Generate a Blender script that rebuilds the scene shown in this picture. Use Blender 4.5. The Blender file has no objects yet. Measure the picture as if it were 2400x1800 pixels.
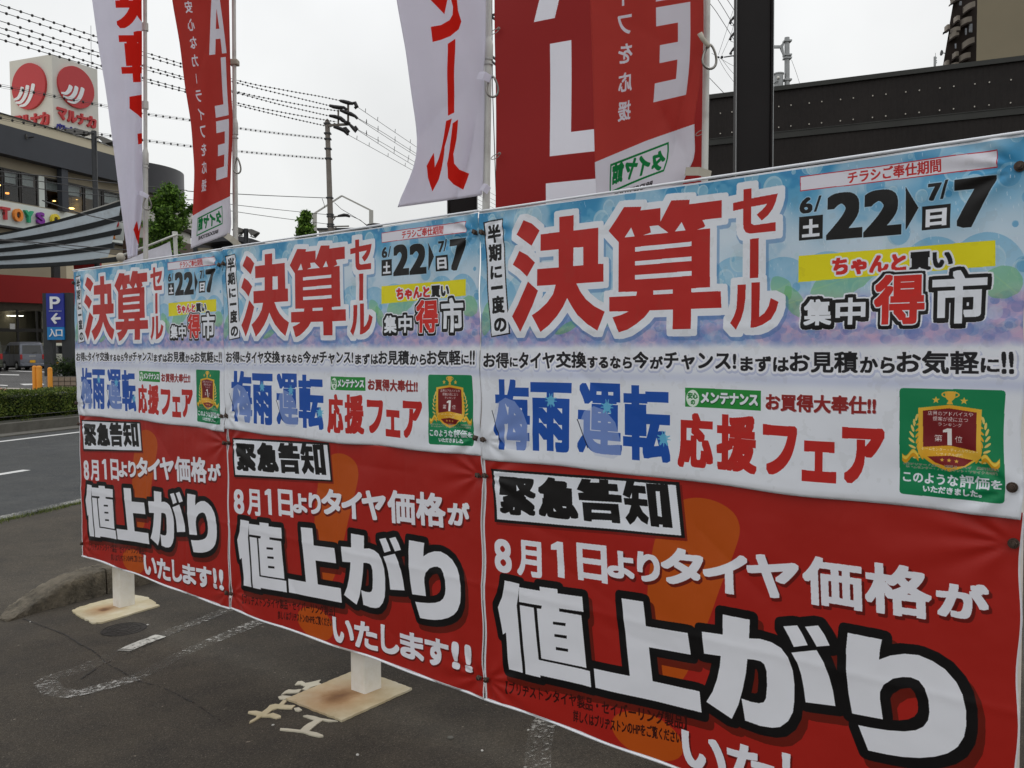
import bpy, bmesh, math, random, time
import numpy as np
from mathutils import Vector, Matrix
_T0 = time.time()
SC = bpy.context.scene
COL = SC.collection
rnd = random.Random(7)
nrg = np.random.default_rng(11)

# ------------------------------------------------------------------ camera
F_PX, PITCH, ROLL, EYE = 2015.2, .03919, -.00516, 1.5     # focal length in px of a 2400 px wide frame
cam_d = bpy.data.cameras.new('camera'); cam = bpy.data.objects.new('camera', cam_d); COL.objects.link(cam)
cam_d.sensor_width = 36; cam_d.lens = F_PX / 2400 * 36; cam_d.clip_start = .05; cam_d.clip_end = 6000
cam.matrix_world = (Matrix.Translation((0, 0, EYE)) @ Matrix.Rotation(math.pi/2 - PITCH, 4, 'X') @ Matrix.Rotation(ROLL, 4, 'Z'))
SC.camera = cam
SC.render.resolution_x, SC.render.resolution_y = 1024, 768
SC.view_settings.view_transform = 'Standard'; SC.view_settings.look = 'None'
SC.view_settings.exposure = 0.0; SC.view_settings.gamma = 1.0; SC.view_settings.use_curve_mapping = False
SC.cycles.max_bounces = 6; SC.cycles.transparent_max_bounces = 16

# ------------------------------------------------------------------ sky: Nishita seen through an overcast layer
SUN_EL, SUN_AZ = math.radians(50), math.radians(38)
w = bpy.data.worlds.new('World'); SC.world = w; w.use_nodes = True
nt = w.node_tree; nt.nodes.clear(); N = nt.nodes.new; Lk = nt.links.new
wo = N('ShaderNodeOutputWorld'); bg = N('ShaderNodeBackground'); bg.inputs[1].default_value = .1
sky = N('ShaderNodeTexSky'); sky.sky_type = 'NISHITA'; sky.sun_disc = False
sky.sun_elevation = SUN_EL; sky.sun_rotation = SUN_AZ; sky.dust_density = 3
tc = N('ShaderNodeTexCoord'); sep = N('ShaderNodeSeparateXYZ'); Lk(tc.outputs['Generated'], sep.inputs[0])
mr = N('ShaderNodeMapRange'); pz = N('ShaderNodeMath'); pz.operation = 'POWER'; pz.inputs[1].default_value = 1.7; pm = N('ShaderNodeMath'); pm.operation = 'MAXIMUM'; pm.inputs[1].default_value = 0.; Lk(sep.outputs['Z'], pm.inputs[0]); Lk(pm.outputs[0], pz.inputs[0]); Lk(pz.outputs[0], mr.inputs[0])
mr.inputs[1].default_value = 0.0; mr.inputs[2].default_value = 1.0; mr.inputs[3].default_value = 8.5; mr.inputs[4].default_value = 15.0
nz = N('ShaderNodeTexNoise'); nz.inputs['Scale'].default_value = 3.0; nz.inputs['Detail'].default_value = 4; Lk(tc.outputs['Generated'], nz.inputs[0])
nm = N('ShaderNodeMapRange'); nm.inputs[3].default_value = .90; nm.inputs[4].default_value = 1.05; nm.inputs[1].default_value = .35; nm.inputs[2].default_value = .65
Lk(nz.outputs[0], nm.inputs[0])
mul = N('ShaderNodeMath'); mul.operation = 'MULTIPLY'; Lk(mr.outputs[0], mul.inputs[0]); Lk(nm.outputs[0], mul.inputs[1])
ramp = N('ShaderNodeMix'); ramp.data_type = 'RGBA'; Lk(sep.outputs['Z'], ramp.inputs[0])
ramp.inputs[6].default_value = (.985, .997, .978, 1); ramp.inputs[7].default_value = (.98, .99, 1.03, 1)
vm = N('ShaderNodeVectorMath'); vm.operation = 'SCALE'; Lk(ramp.outputs[2], vm.inputs[0]); Lk(mul.outputs[0], vm.inputs['Scale'])
mx = N('ShaderNodeMix'); mx.data_type = 'RGBA'; mx.inputs[0].default_value = .96
Lk(sky.outputs[0], mx.inputs[6]); Lk(vm.outputs[0], mx.inputs[7]); Lk(mx.outputs[2], bg.inputs[0]); Lk(bg.outputs[0], wo.inputs[0])

sun_d = bpy.data.lights.new('sun', 'SUN'); sun_d.energy = .55; sun_d.angle = math.radians(25); sun_d.color = (1, .97, .92)
sun = bpy.data.objects.new('sun', sun_d); COL.objects.link(sun)
_sd = Vector((math.sin(SUN_AZ)*math.cos(SUN_EL), math.cos(SUN_AZ)*math.cos(SUN_EL), math.sin(SUN_EL)))
sun.rotation_euler = _sd.to_track_quat('Z', 'Y').to_euler()

# ------------------------------------------------------------------ measuring: a sight line through a pixel of the 2400x1800 photograph
def ray(x, y):
    X, Y = x-1200, y-900; c, s = math.cos(ROLL), math.sin(ROLL)
    a, b = c*X+s*Y, -s*X+c*Y; cp, sp = math.cos(PITCH), math.sin(PITCH)
    return Vector((a, F_PX*cp-b*sp, -F_PX*sp-b*cp))
def at(x, y, Y):
    d = ray(x, y); return d*(Y/d.y) + Vector((0, 0, EYE))
def gz(X, Y):                                  # height of the forecourt and road
    s = -.757*X+.653*Y; s = min(max(s, 0.), 6.2); return -.06-.03*(s-3.07)
def gp(x, y, lift=0.):
    d = ray(x, y); z = -.06
    for _ in range(12):
        P = d*((z-EYE)/d.z); z = gz(P.x, P.y)
    return Vector((P.x, P.y, z+lift))
class Wall:                                    # a vertical plane through a pixel at depth Y, running along direction ang (deg right of forward)
    def __init__(s, x, y, Y, ang):
        P = at(x, y, Y); s.p = Vector((P.x, P.y)); a = math.radians(ang); s.d = Vector((math.sin(a), math.cos(a))); s.n = Vector((s.d.y, -s.d.x))
    def hit(s, x, y):
        r = ray(x, y); t = s.p.dot(s.n)/(r.x*s.n.x+r.y*s.n.y); P = r*t
        return (Vector((P.x, P.y))-s.p).dot(s.d), P.z+EYE
    def pt(s, m, z, off=0.):                   # off > 0 comes towards the side of n
        q = s.p+s.d*m+s.n*off; return Vector((q.x, q.y, z))

# ------------------------------------------------------------------ mesh helpers
class MB:
    def __init__(s): s.v = []; s.f = []
    def add(s, vs, fs):
        o = len(s.v); s.v += [tuple(v) for v in vs]; s.f += [tuple(i+o for i in f) for f in fs]; return s
    def box(s, c, size, M=None):
        x, y, z = [q/2 for q in size]; c = Vector(c)
        vs = [Vector((a*x, b*y, d*z)) for a in (-1, 1) for b in (-1, 1) for d in (-1, 1)]
        if M is not None: vs = [M @ v for v in vs]
        return s.add([v+c for v in vs], [(0,1,3,2),(4,6,7,5),(0,4,5,1),(2,3,7,6),(0,2,6,4),(1,5,7,3)])
    def hexa(s, b, t):                         # bottom ring, top ring (same count)
        n = len(b); return s.add(list(b)+list(t), [tuple(range(n))[::-1], tuple(range(n, 2*n))]+[(i, (i+1) % n, n+(i+1) % n, n+i) for i in range(n)])
    def beam(s, a, b, w, h=None):
        a, b = Vector(a), Vector(b); h = h or w; d = (b-a).normalized(); up = Vector((0,0,1)) if abs(d.z) < .95 else Vector((0,1,0))
        r = d.cross(up).normalized()*w/2; u = r.cross(d).normalized()*h/2
        return s.hexa([a-r-u, a+r-u, a+r+u, a-r+u], [b-r-u, b+r-u, b+r+u, b-r+u])
    def tube(s, pts, r, n=8, cap=True):
        pts = [Vector(p) for p in pts]; rs = r if isinstance(r, (list, tuple)) else [r]*len(pts); rings = []; pr = None
        for i, p in enumerate(pts):
            d = (pts[min(i+1, len(pts)-1)]-pts[max(i-1, 0)]).normalized()
            up = Vector((0,0,1)) if abs(d.z) < .9 else Vector((0,1,0))
            a = d.cross(up).normalized() if pr is None else (pr-d*pr.dot(d)).normalized()
            pr = a; b = d.cross(a)
            rings.append([p+(a*math.cos(2*math.pi*k/n)+b*math.sin(2*math.pi*k/n))*rs[i] for k in range(n)])
        vs = [v for q in rings for v in q]; fs = []
        for i in range(len(pts)-1):
            for k in range(n): fs.append((i*n+k, i*n+(k+1) % n, (i+1)*n+(k+1) % n, (i+1)*n+k))
        if cap: fs += [tuple(range(n))[::-1], tuple((len(pts)-1)*n+k for k in range(n))]
        return s.add(vs, fs)
    def ball(s, c, r, n=8, m=6, sc=(1,1,1)):
        c = Vector(c); vs = [c+Vector((0,0,r*sc[2]))]; 
        for i in range(1, m):
            a = math.pi*i/m
            for k in range(n):
                b = 2*math.pi*k/n; vs.append(c+Vector((math.sin(a)*math.cos(b)*r*sc[0], math.sin(a)*math.sin(b)*r*sc[1], math.cos(a)*r*sc[2])))
        vs.append(c-Vector((0,0,r*sc[2]))); fs = [(0, 1+k, 1+(k+1) % n) for k in range(n)]
        for i in range(m-2):
            for k in range(n): fs.append((1+i*n+k, 1+(i+1)*n+k, 1+(i+1)*n+(k+1) % n, 1+i*n+(k+1) % n))
        e = 1+(m-2)*n; fs += [(e+k, len(vs)-1, e+(k+1) % n) for k in range(n)]
        return s.add(vs, fs)
    def slab(s, pts, off):                     # planar polygon extruded by vector off
        pts = [Vector(p) for p in pts]; off = Vector(off); return s.hexa(pts, [p+off for p in pts])
    def strip(s, A, B, off=None):              # ribbon between polylines A and B, with thickness vector off
        n = len(A); A = [Vector(p) for p in A]; B = [Vector(p) for p in B]
        if off is None: return s.add(A+B, [(i, i+1, n+i+1, n+i) for i in range(n-1)])
        off = Vector(off)
        for i in range(n-1): s.hexa([A[i], A[i+1], B[i+1], B[i]], [A[i]+off, A[i+1]+off, B[i+1]+off, B[i]+off])
        return s
def link(o): COL.objects.link(o); return o
def obj(name, mb, m, parent=None, label=None, smooth=False, world=True, bevel=0, **kw):
    me = bpy.data.meshes.new(name)
    off = parent_loc(parent) if (parent is not None and world) else Vector((0, 0, 0))
    me.from_pydata([tuple(Vector(v)-off) for v in mb.v], [], mb.f); me.materials.append(m)
    b = bmesh.new(); b.from_mesh(me); bmesh.ops.recalc_face_normals(b, faces=b.faces); b.to_mesh(me); b.free()
    if smooth:
        for p in me.polygons: p.use_smooth = True
        if smooth == 'auto': me.set_sharp_from_angle(angle=math.radians(38))
    o = link(bpy.data.objects.new(name, me))
    if parent is not None: o.parent = parent
    if bevel:
        bv = o.modifiers.new('bevel', 'BEVEL'); bv.width = bevel; bv.segments = 2; bv.limit_method = 'ANGLE'
    if label: o['label'] = label
    for k, v in kw.items(): o[k] = v
    return o
def parent_loc(p):
    v = Vector((0,0,0))
    while p is not None: v = v+p.location; p = p.parent
    return v
def thing(name, label, cat, loc=(0,0,0), group=None):
    o = link(bpy.data.objects.new(name, None)); o.location = loc; o.empty_display_size = .2
    o['label'] = label; o['category'] = cat
    if group: o['group'] = group
    return o
def tag(o, label, cat, group=None):
    o['label'] = label; o['category'] = cat
    if group: o['group'] = group
    return o
def rebase(o, P):                             # move an object's origin to P
    P = Vector(P); o.data.transform(Matrix.Translation(o.location-P)); o.location = P; return o

# ------------------------------------------------------------------ materials
def newmat(name):
    m = bpy.data.materials.new(name); m.use_nodes = True; n = m.node_tree; n.nodes.clear()
    out = n.nodes.new('ShaderNodeOutputMaterial'); b = n.nodes.new('ShaderNodeBsdfPrincipled'); n.links.new(b.outputs[0], out.inputs[0])
    return m, n, b, out
def noise(n, scale, detail=4, rough=.6, coord='Object', vec=None):
    if vec is None:
        t = n.nodes.new('ShaderNodeTexCoord'); vec = t.outputs[coord]
    z = n.nodes.new('ShaderNodeTexNoise'); z.inputs['Scale'].default_value = scale; z.inputs['Detail'].default_value = detail
    z.inputs['Roughness'].default_value = rough; n.links.new(vec, z.inputs['Vector']); return z
def rampn(n, src, stops):
    r = n.nodes.new('ShaderNodeValToRGB'); e = r.color_ramp.elements
    while len(e) < len(stops): e.new(.5)
    for q, (p, c) in zip(e, stops): q.position = p; q.color = tuple(c)+(1,) if len(c) == 3 else c
    n.links.new(src, r.inputs[0]); return r
def mixc(n, f, a, b, mode='MIX'):
    x = n.nodes.new('ShaderNodeMix'); x.data_type = 'RGBA'; x.blend_type = mode
    for i, q in ((0, f), (6, a), (7, b)):
        if hasattr(q, 'links'): n.links.new(q, x.inputs[i])
        elif i == 0: x.inputs[0].default_value = q
        else: x.inputs[i].default_value = tuple(q)+(1,)
    return x.outputs[2]
def bump(n, b, h, strength=.3, dist=.01):
    u = n.nodes.new('ShaderNodeBump'); u.inputs['Strength'].default_value = strength; u.inputs['Distance'].default_value = dist
    n.links.new(h, u.inputs['Height']); n.links.new(u.outputs[0], b.inputs['Normal'])
def mat(name, c, rough=.6, metal=0., var=.12, scale=6., bmp=0., bscale=60., dist=.004, spec=.4, dirt=None):
    m, n, b, _ = newmat(name); z = noise(n, scale, 5)
    d = tuple(q*(1-var) for q in c); l = tuple(min(1, q*(1+var)) for q in c)
    r = rampn(n, z.outputs[0], [(.3, d), (.7, l)]); o = r.outputs[0]
    if dirt:
        z2 = noise(n, dirt[1], 6, .7); k = rampn(n, z2.outputs[0], [(.48, (0,0,0)), (.68, (1,1,1))]); o = mixc(n, k.outputs[0], o, dirt[0])
    n.links.new(o, b.inputs['Base Color']); b.inputs['Roughness'].default_value = rough; b.inputs['Metallic'].default_value = metal
    b.inputs['Specular IOR Level'].default_value = spec
    if bmp: bump(n, b, noise(n, bscale, 4).outputs[0], bmp, dist)
    return m
def glow(name, c, s):
    m = bpy.data.materials.new(name); m.use_nodes = True; n = m.node_tree; n.nodes.clear()
    o = n.nodes.new('ShaderNodeOutputMaterial'); e = n.nodes.new('ShaderNodeEmission'); e.inputs[0].default_value = tuple(c)+(1,); e.inputs[1].default_value = s
    n.links.new(e.outputs[0], o.inputs[0]); return m
def glass(name, tint=(.75,.78,.78), mixf=.75):
    m, n, b, out = newmat(name); n.nodes.remove(b); t = n.nodes.new('ShaderNodeBsdfTransparent'); g = n.nodes.new('ShaderNodeBsdfGlossy'); x = n.nodes.new('ShaderNodeMixShader')
    lw = n.nodes.new('ShaderNodeLayerWeight'); pw = n.nodes.new('ShaderNodeMath'); pw.operation = 'POWER'; pw.inputs[1].default_value = 4.; n.links.new(lw.outputs['Facing'], pw.inputs[0]); fr = n.nodes.new('ShaderNodeMath'); fr.operation = 'MULTIPLY_ADD'; fr.inputs[1].default_value = .5; fr.inputs[2].default_value = .04; n.links.new(pw.outputs[0], fr.inputs[0])
    t.inputs[0].default_value = tuple(tint)+(1,); g.inputs[1].default_value = .02
    n.links.new(fr.outputs[0], x.inputs[0]); n.links.new(t.outputs[0], x.inputs[1]); n.links.new(g.outputs[0], x.inputs[2]); n.links.new(x.outputs[0], out.inputs[0]); return m
def leafmat(name, dark, mid, light, trans=.35):
    m, n, b, out = newmat(name); g = n.nodes.new('ShaderNodeNewGeometry'); r = rampn(n, g.outputs['Random Per Island'], [(0, dark), (.55, mid), (1, light)])
    z = noise(n, 2.2, 3); k = rampn(n, z.outputs[0], [(.35, (.65,.65,.65)), (.65, (1.2,1.2,1.1))]); c = mixc(n, 1., r.outputs[0], k.outputs[0], 'MULTIPLY')
    n.links.new(c, b.inputs['Base Color']); b.inputs['Roughness'].default_value = .6; b.inputs['Specular IOR Level'].default_value = .25
    t = n.nodes.new('ShaderNodeBsdfTranslucent'); n.links.new(c, t.inputs[0]); x = n.nodes.new('ShaderNodeMixShader'); x.inputs[0].default_value = trans
    n.links.new(b.outputs[0], x.inputs[1]); n.links.new(t.outputs[0], x.inputs[2]); n.links.new(x.outputs[0], out.inputs[0]); return m

# ------------------------------------------------------------------ print shop: lays out flat print for the banners and flags
_fc = bpy.data.curves.new('glyph_source', 'FONT'); _fc.resolution_u = 5; _fo = bpy.data.objects.new('glyph_source', _fc)
_gcache = {}
def glyph_tris(text):
    if text in _gcache: return _gcache[text]
    _fc.body = text
    if _fo.name not in COL.objects: COL.objects.link(_fo)
    bpy.context.view_layer.update(); dg = bpy.context.evaluated_depsgraph_get(); ev = _fo.evaluated_get(dg); me = ev.to_mesh()
    me.calc_loop_triangles(); v = np.zeros(len(me.vertices)*3, np.float32); me.vertices.foreach_get('co', v); v = v.reshape(-1, 3)[:, :2].astype(float)
    t = np.zeros(len(me.loop_triangles)*3, np.int32); me.loop_triangles.foreach_get('vertices', t); t = t.reshape(-1, 3)
    ev.to_mesh_clear(); _gcache[text] = (v, t); return v, t
def noise2(h, w, cells, seed, octs=4, rough=.55):
    r = np.random.default_rng(seed); out = np.zeros((h, w), np.float32); amp = 1.; tot = 0
    for o in range(octs):
        cy = max(2, int(cells*2**o*h/w))+1; cx = int(cells*2**o)+2; g = r.random((cy+1, cx+1)).astype(np.float32)
        ys = np.linspace(0, cy-.001, h); xs = np.linspace(0, cx-.001, w); yi = ys.astype(int); xi = xs.astype(int)
        fy = (ys-yi)[:, None]; fx = (xs-xi)[None]; fy = fy*fy*(3-2*fy); fx = fx*fx*(3-2*fx)
        a = g[yi][:, xi]; b = g[yi][:, xi+1]; c = g[yi+1][:, xi]; d = g[yi+1][:, xi+1]
        out += amp*((a*(1-fx)+b*fx)*(1-fy)+(c*(1-fx)+d*fx)*fy); tot += amp; amp *= rough
    return out/tot
def sstep(a, b, x): t = np.clip((x-a)/(b-a), 0, 1); return t*t*(3-2*t)
class Print:
    def __init__(s, W, H, ppm, bg):            # W, H in mm; ppm = pixels per mm
        s.k = ppm; s.w = int(W*ppm); s.h = int(H*ppm); s.a = np.empty((s.h, s.w, 3), np.float32); s.a[:] = np.array(bg)/255
        s.Y, s.X = np.mgrid[0:s.h, 0:s.w].astype(np.float32); s.X /= ppm; s.Y /= ppm
    def mask(s): return np.zeros((s.h, s.w), bool)
    def poly(s, pts, m=None):
        m = s.mask() if m is None else m; P = np.array(pts, float)*s.k
        x0, y0 = np.maximum(np.floor(P.min(0)).astype(int), 0); x1, y1 = np.ceil(P.max(0)).astype(int)+1; x1 = min(x1, s.w); y1 = min(y1, s.h)
        if x1 <= x0 or y1 <= y0: return m
        ys = np.arange(y0, y1)+.5; xs = np.arange(x0, x1)+.5; ins = np.zeros((len(ys), len(xs)), bool)
        for (ax, ay), (bx, by) in zip(P, np.roll(P, -1, 0)):
            if ay == by: continue
            rows = ((ys >= min(ay, by)) & (ys < max(ay, by))); xc = ax+(ys-ay)*(bx-ax)/(by-ay)
            ins ^= rows[:, None] & (xs[None] > xc[:, None])
        m[y0:y1, x0:x1] |= ins; return m
    def ell(s, cx, cy, rx, ry, m=None):
        e = ((s.X-cx)/rx)**2+((s.Y-cy)/ry)**2 < 1
        return e if m is None else (m | e)
    def text(s, t, quad, m=None, bx=0., by=0., rot=0., mirror=False):   # quad: 4 corners TL TR BR BL, or a box (x0,y0,x1,y1)
        m = s.mask() if m is None else m
        if len(quad) == 4: x0, y0, x1, y1 = quad; Q = np.array([(x0+bx, y0+by), (x1-bx, y0+by), (x1-bx, y1-by), (x0+bx, y1-by)], float)
        else: Q = np.array(quad, float).reshape(4, 2)
        v, tr = glyph_tris(t); v = v.copy()
        if rot: 
            c, n_ = math.cos(rot), math.sin(rot); mn0, mx0 = v.min(0), v.max(0); asp = ((Q[1]-Q[0])[0]/(mx0-mn0)[0])/((Q[3]-Q[0])[1]/(mx0-mn0)[1])
            v = np.stack([v[:, 0]*asp, v[:, 1]], 1) @ np.array([[c, n_], [-n_, c]])
        mn, mx_ = v.min(0), v.max(0); q = (v-mn)/np.maximum(mx_-mn, 1e-6); a = q[:, 0:1]; b = 1-q[:, 1:2]
        if mirror: a = 1-a
        P = ((Q[0]*(1-a)+Q[1]*a)*(1-b)+(Q[3]*(1-a)+Q[2]*a)*b)*s.k
        lo = np.floor(P.min(0)).astype(int)-1; hi = np.ceil(P.max(0)).astype(int)+2; W, H = hi-lo; L = np.zeros((H, W), bool); P = P-lo
        for i, j, k in tr:
            A, B, C = P[i], P[j], P[k]; xa = int(min(A[0], B[0], C[0])); xb = int(max(A[0], B[0], C[0]))+2; ya = int(min(A[1], B[1], C[1])); yb = int(max(A[1], B[1], C[1]))+2
            X = np.arange(xa, xb)[None]+.5; Yv = np.arange(ya, yb)[:, None]+.5
            e0 = (B[0]-A[0])*(Yv-A[1])-(B[1]-A[1])*(X-A[0]); e1 = (C[0]-B[0])*(Yv-B[1])-(C[1]-B[1])*(X-B[0]); e2 = (A[0]-C[0])*(Yv-C[1])-(A[1]-C[1])*(X-C[0])
            L[ya:yb, xa:xb] |= (((e0 >= 0) & (e1 >= 0) & (e2 >= 0)) | ((e0 <= 0) & (e1 <= 0) & (e2 <= 0)))[:H-ya, :W-xa]
        px, py = int(round(bx*s.k)), int(round(by*s.k)); L = np.pad(L, ((py, py), (px, px))); lo = lo-[px, py]
        if px:
            c = np.cumsum(np.pad(L, ((0, 0), (px+1, px))), 1); L = (c[:, 2*px+1:]-c[:, :-2*px-1]) > 0
        if py:
            c = np.cumsum(np.pad(L, ((py+1, py), (0, 0))), 0); L = (c[2*py+1:]-c[:-2*py-1]) > 0
        H, W = L.shape; sx, sy = max(0, -lo[0]), max(0, -lo[1]); ex = min(W, s.w-lo[0]); ey = min(H, s.h-lo[1])
        if ex > sx and ey > sy: m[lo[1]+sy:lo[1]+ey, lo[0]+sx:lo[0]+ex] |= L[sy:ey, sx:ex]
        return m
    def grow(s, m, r, p_=2.):                          # widen a mask by r mm all round
        ys, xs = np.where(m.any(1))[0], np.where(m.any(0))[0]
        if not len(ys): return m
        R = max(1, int(round(r*s.k))); y0, y1, x0, x1 = max(0, ys[0]-R), min(s.h, ys[-1]+R+1), max(0, xs[0]-R), min(s.w, xs[-1]+R+1)
        S = m[y0:y1, x0:x1]; out = S.copy(); c = np.cumsum(np.pad(S, ((0, 0), (R+1, R))), 1, dtype=np.int32); W = S.shape[1]
        for dy in range(-R, R+1):
            dx = int((R**p_-abs(dy)**p_)**(1/p_)); row = (c[:, R+1+dx:R+1+dx+W]-c[:, R-dx:R-dx+W]) > 0
            if dy < 0: out[:dy] |= row[-dy:]
            elif dy > 0: out[dy:] |= row[:-dy]
            else: out |= row
        o = s.mask(); o[y0:y1, x0:x1] = out; return o
    def fill(s, m, c, a=1.):
        c = np.array(c, np.float32)/255; s.a[m] = s.a[m]*(1-a)+c*a if c.ndim == 1 else s.a[m]*(1-a)+c[m]*a
    def shift(s, m, dx, dy):
        dx, dy = int(dx*s.k), int(dy*s.k); o = s.mask(); H, W = m.shape
        o[max(0, dy):H+min(0, dy), max(0, dx):W+min(0, dx)] = m[max(0, -dy):H-max(0, dy), max(0, -dx):W-max(0, dx)]; return o
    def blend(s, al, c): s.a += (np.array(c, np.float32)/255-s.a)*al[..., None]
    def image(s, name):
        im = bpy.data.images.new(name, s.w, s.h, alpha=False); px = np.ones((s.h, s.w, 4), np.float32); px[..., :3] = np.clip(s.a[::-1], 0, 1)
        im.pixels.foreach_set(px.ravel()); im.update(); im.pack(); return im
def Q(t): return t[1:]
def one(b, lean=0.):
    x0, y0, x1, y1 = b; w = x1-x0; h = y1-y0; l = lean*h; return [(x0+w*.52-l, y0), (x1-w*.05-l, y0), (x1-w*.05, y1), (x0+w*.45, y1), (x0+w*.45-l*.8, y0+h*.24), (x0-l*.8, y0+h*.27), (x0-l*.8, y0+h*.13)]
BLACK = (22, 20, 20); WHITE = (237, 240, 246); RED = (190, 38, 32)

WS={
 'VBOX':[('', 20, 38, 115, 32, 149, 458, 50, 469)],
 'V':[('半', 40, 52, 107, 119), ('期', 44, 125, 109, 188), ('に', 52, 205, 113, 253), ('一', 56, 278, 116, 293), ('度', 59, 316, 123, 381), ('の', 66, 398, 130, 449)],
 'BIG':[('決', 158, 51, 567, 456), ('算', 587, 45, 992, 458), ('セ', 1029, 45, 1165, 176), ('BAR', 1083, 190, 1111, 309), ('ル', 1022, 320, 1172, 456)],
 'DATEBOX':[('', 1234, 26, 1727, 28, 1728, 72, 1235, 69)],
 'DT':[('チラシご奉仕期間', 1366, 31, 1602, 65)],
 'DATE':[('6', 1235, 88, 1271, 134), ('/', 1275, 88, 1296, 132), ('2', 1311, 86, 1407, 214), ('2', 1410, 91, 1507, 215), ('7', 1572, 92, 1604, 136), ('/', 1601, 87, 1620, 134), ('7', 1634, 90, 1728, 213)],
 'SQ':[('土', 1233, 142, 1301, 209), ('日', 1558, 148, 1626, 210)],
 'TRI':[(1517, 92, 1549, 150, 1518, 205)],
 'YEL':[('', 1233, 252, 1727, 249, 1727, 312, 1232, 326)],
 'CH':[('ちゃんと', 1328, 265, 1521, 313)],
 'KAI':[('買い', 1528, 264, 1632, 312)],
 'IT':[('集', 1249, 377, 1328, 449), ('中', 1339, 376, 1419, 449), ('得', 1441, 319, 1568, 451), ('市', 1585, 318, 1712, 452)],
 'S':[('お得', 16, 526, 141, 583), ('に', 146, 544, 186, 578), ('タイヤ', 191, 525, 355, 583), ('交換', 361, 523, 488, 580), ('するなら', 494, 539, 676, 579), ('今', 680, 523, 739, 577), ('が', 745, 538, 792, 578), ('チャンス!', 796, 525, 1042, 579), ('まずは', 1056, 536, 1206, 581), ('お見積', 1209, 522, 1400, 581), ('から', 1406, 537, 1496, 580), ('お気軽', 1501, 521, 1695, 580), ('に', 1699, 539, 1740, 574), ('!!', 1745, 523, 1771, 577)],
 'BL':[('梅', 66, 624, 243, 885), ('雨', 248, 632, 428, 882), ('運', 455, 629, 635, 873), ('転', 640, 632, 821, 879)],
 'BLUM':[('', 58, 692, 238, 886), ('', 459, 709, 632, 884)],
 'SPL':[(340, 696), (575, 708), (796, 801)],
 'RD':[('応', 848, 715, 970, 888), ('援', 980, 713, 1110, 884), ('フ', 1129, 734, 1234, 877), ('ェ', 1248, 772, 1345, 886), ('ア', 1359, 729, 1474, 881)],
 'GB':[('', 873, 636, 1122, 637, 1122, 696, 874, 696)],
 'GBT':[('メンテナンス', 927, 647, 1113, 683)],
 'OV':[('', 877, 642, 921, 695)],
 'OVT':[('安心', 882, 651, 916, 670), ('の', 893, 674, 907, 688)],
 'OK':[('お買得大奉仕!!', 1137, 643, 1450, 693)],
 'SIGN':[('', 1509, 618, 1756, 617, 1758, 896, 1513, 899)],
 'GT':[('店員のアドバイスや', 1580, 675, 1686, 687), ('提案が役に立つ', 1592, 689, 1675, 701), ('ランキング', 1605, 704, 1662, 714), ('第', 1596, 736, 1615, 754), ('1', 1617, 718, 1639, 761), ('位', 1645, 736, 1663, 754)],
 'GT2':[('ホームセンター・ディスカウント・', 1566, 769, 1698, 778), ('リサイクル部門', 1602, 781, 1663, 789)],
 'GT3':[('※日経リサーチ調べ\u3000戦略サーベイ\u3000来店者調査', 1522, 814, 1746, 810, 1746, 817, 1522, 820), ('ホームセンター・ディスカウント・リサイクル部門', 1529, 821, 1740, 820, 1741, 827, 1529, 828)],
 'GT4':[('このような', 1521, 837, 1653, 865), ('評価', 1656, 833, 1724, 866), ('を', 1726, 839, 1751, 862), ('いただきました。', 1571, 869, 1707, 887)],
 'SH':[(1557, 669), (1631, 658), (1705, 667), (1706, 787), (1669, 814), (1633, 829), (1597, 816), (1559, 789)],
 'SHI':[(1568, 676), (1631, 667), (1694, 675), (1695, 772), (1633, 762), (1570, 770)],
 'SHB':[(1581, 794), (1633, 788), (1686, 795), (1667, 811), (1633, 818), (1600, 808)],
 'CUP':[(1619, 625), (1645, 624), (1643, 641), (1636, 649), (1639, 657), (1624, 657), (1628, 648), (1621, 640)],
 'ST':[(1599, 647), (1664, 647), (1616, 800), (1632, 800), (1649, 801)],
 'RIB':[('', 1519, 782, 1559, 787, 1559, 809, 1519, 808), ('', 1706, 787, 1743, 780, 1747, 807, 1707, 808)],
}
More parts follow.
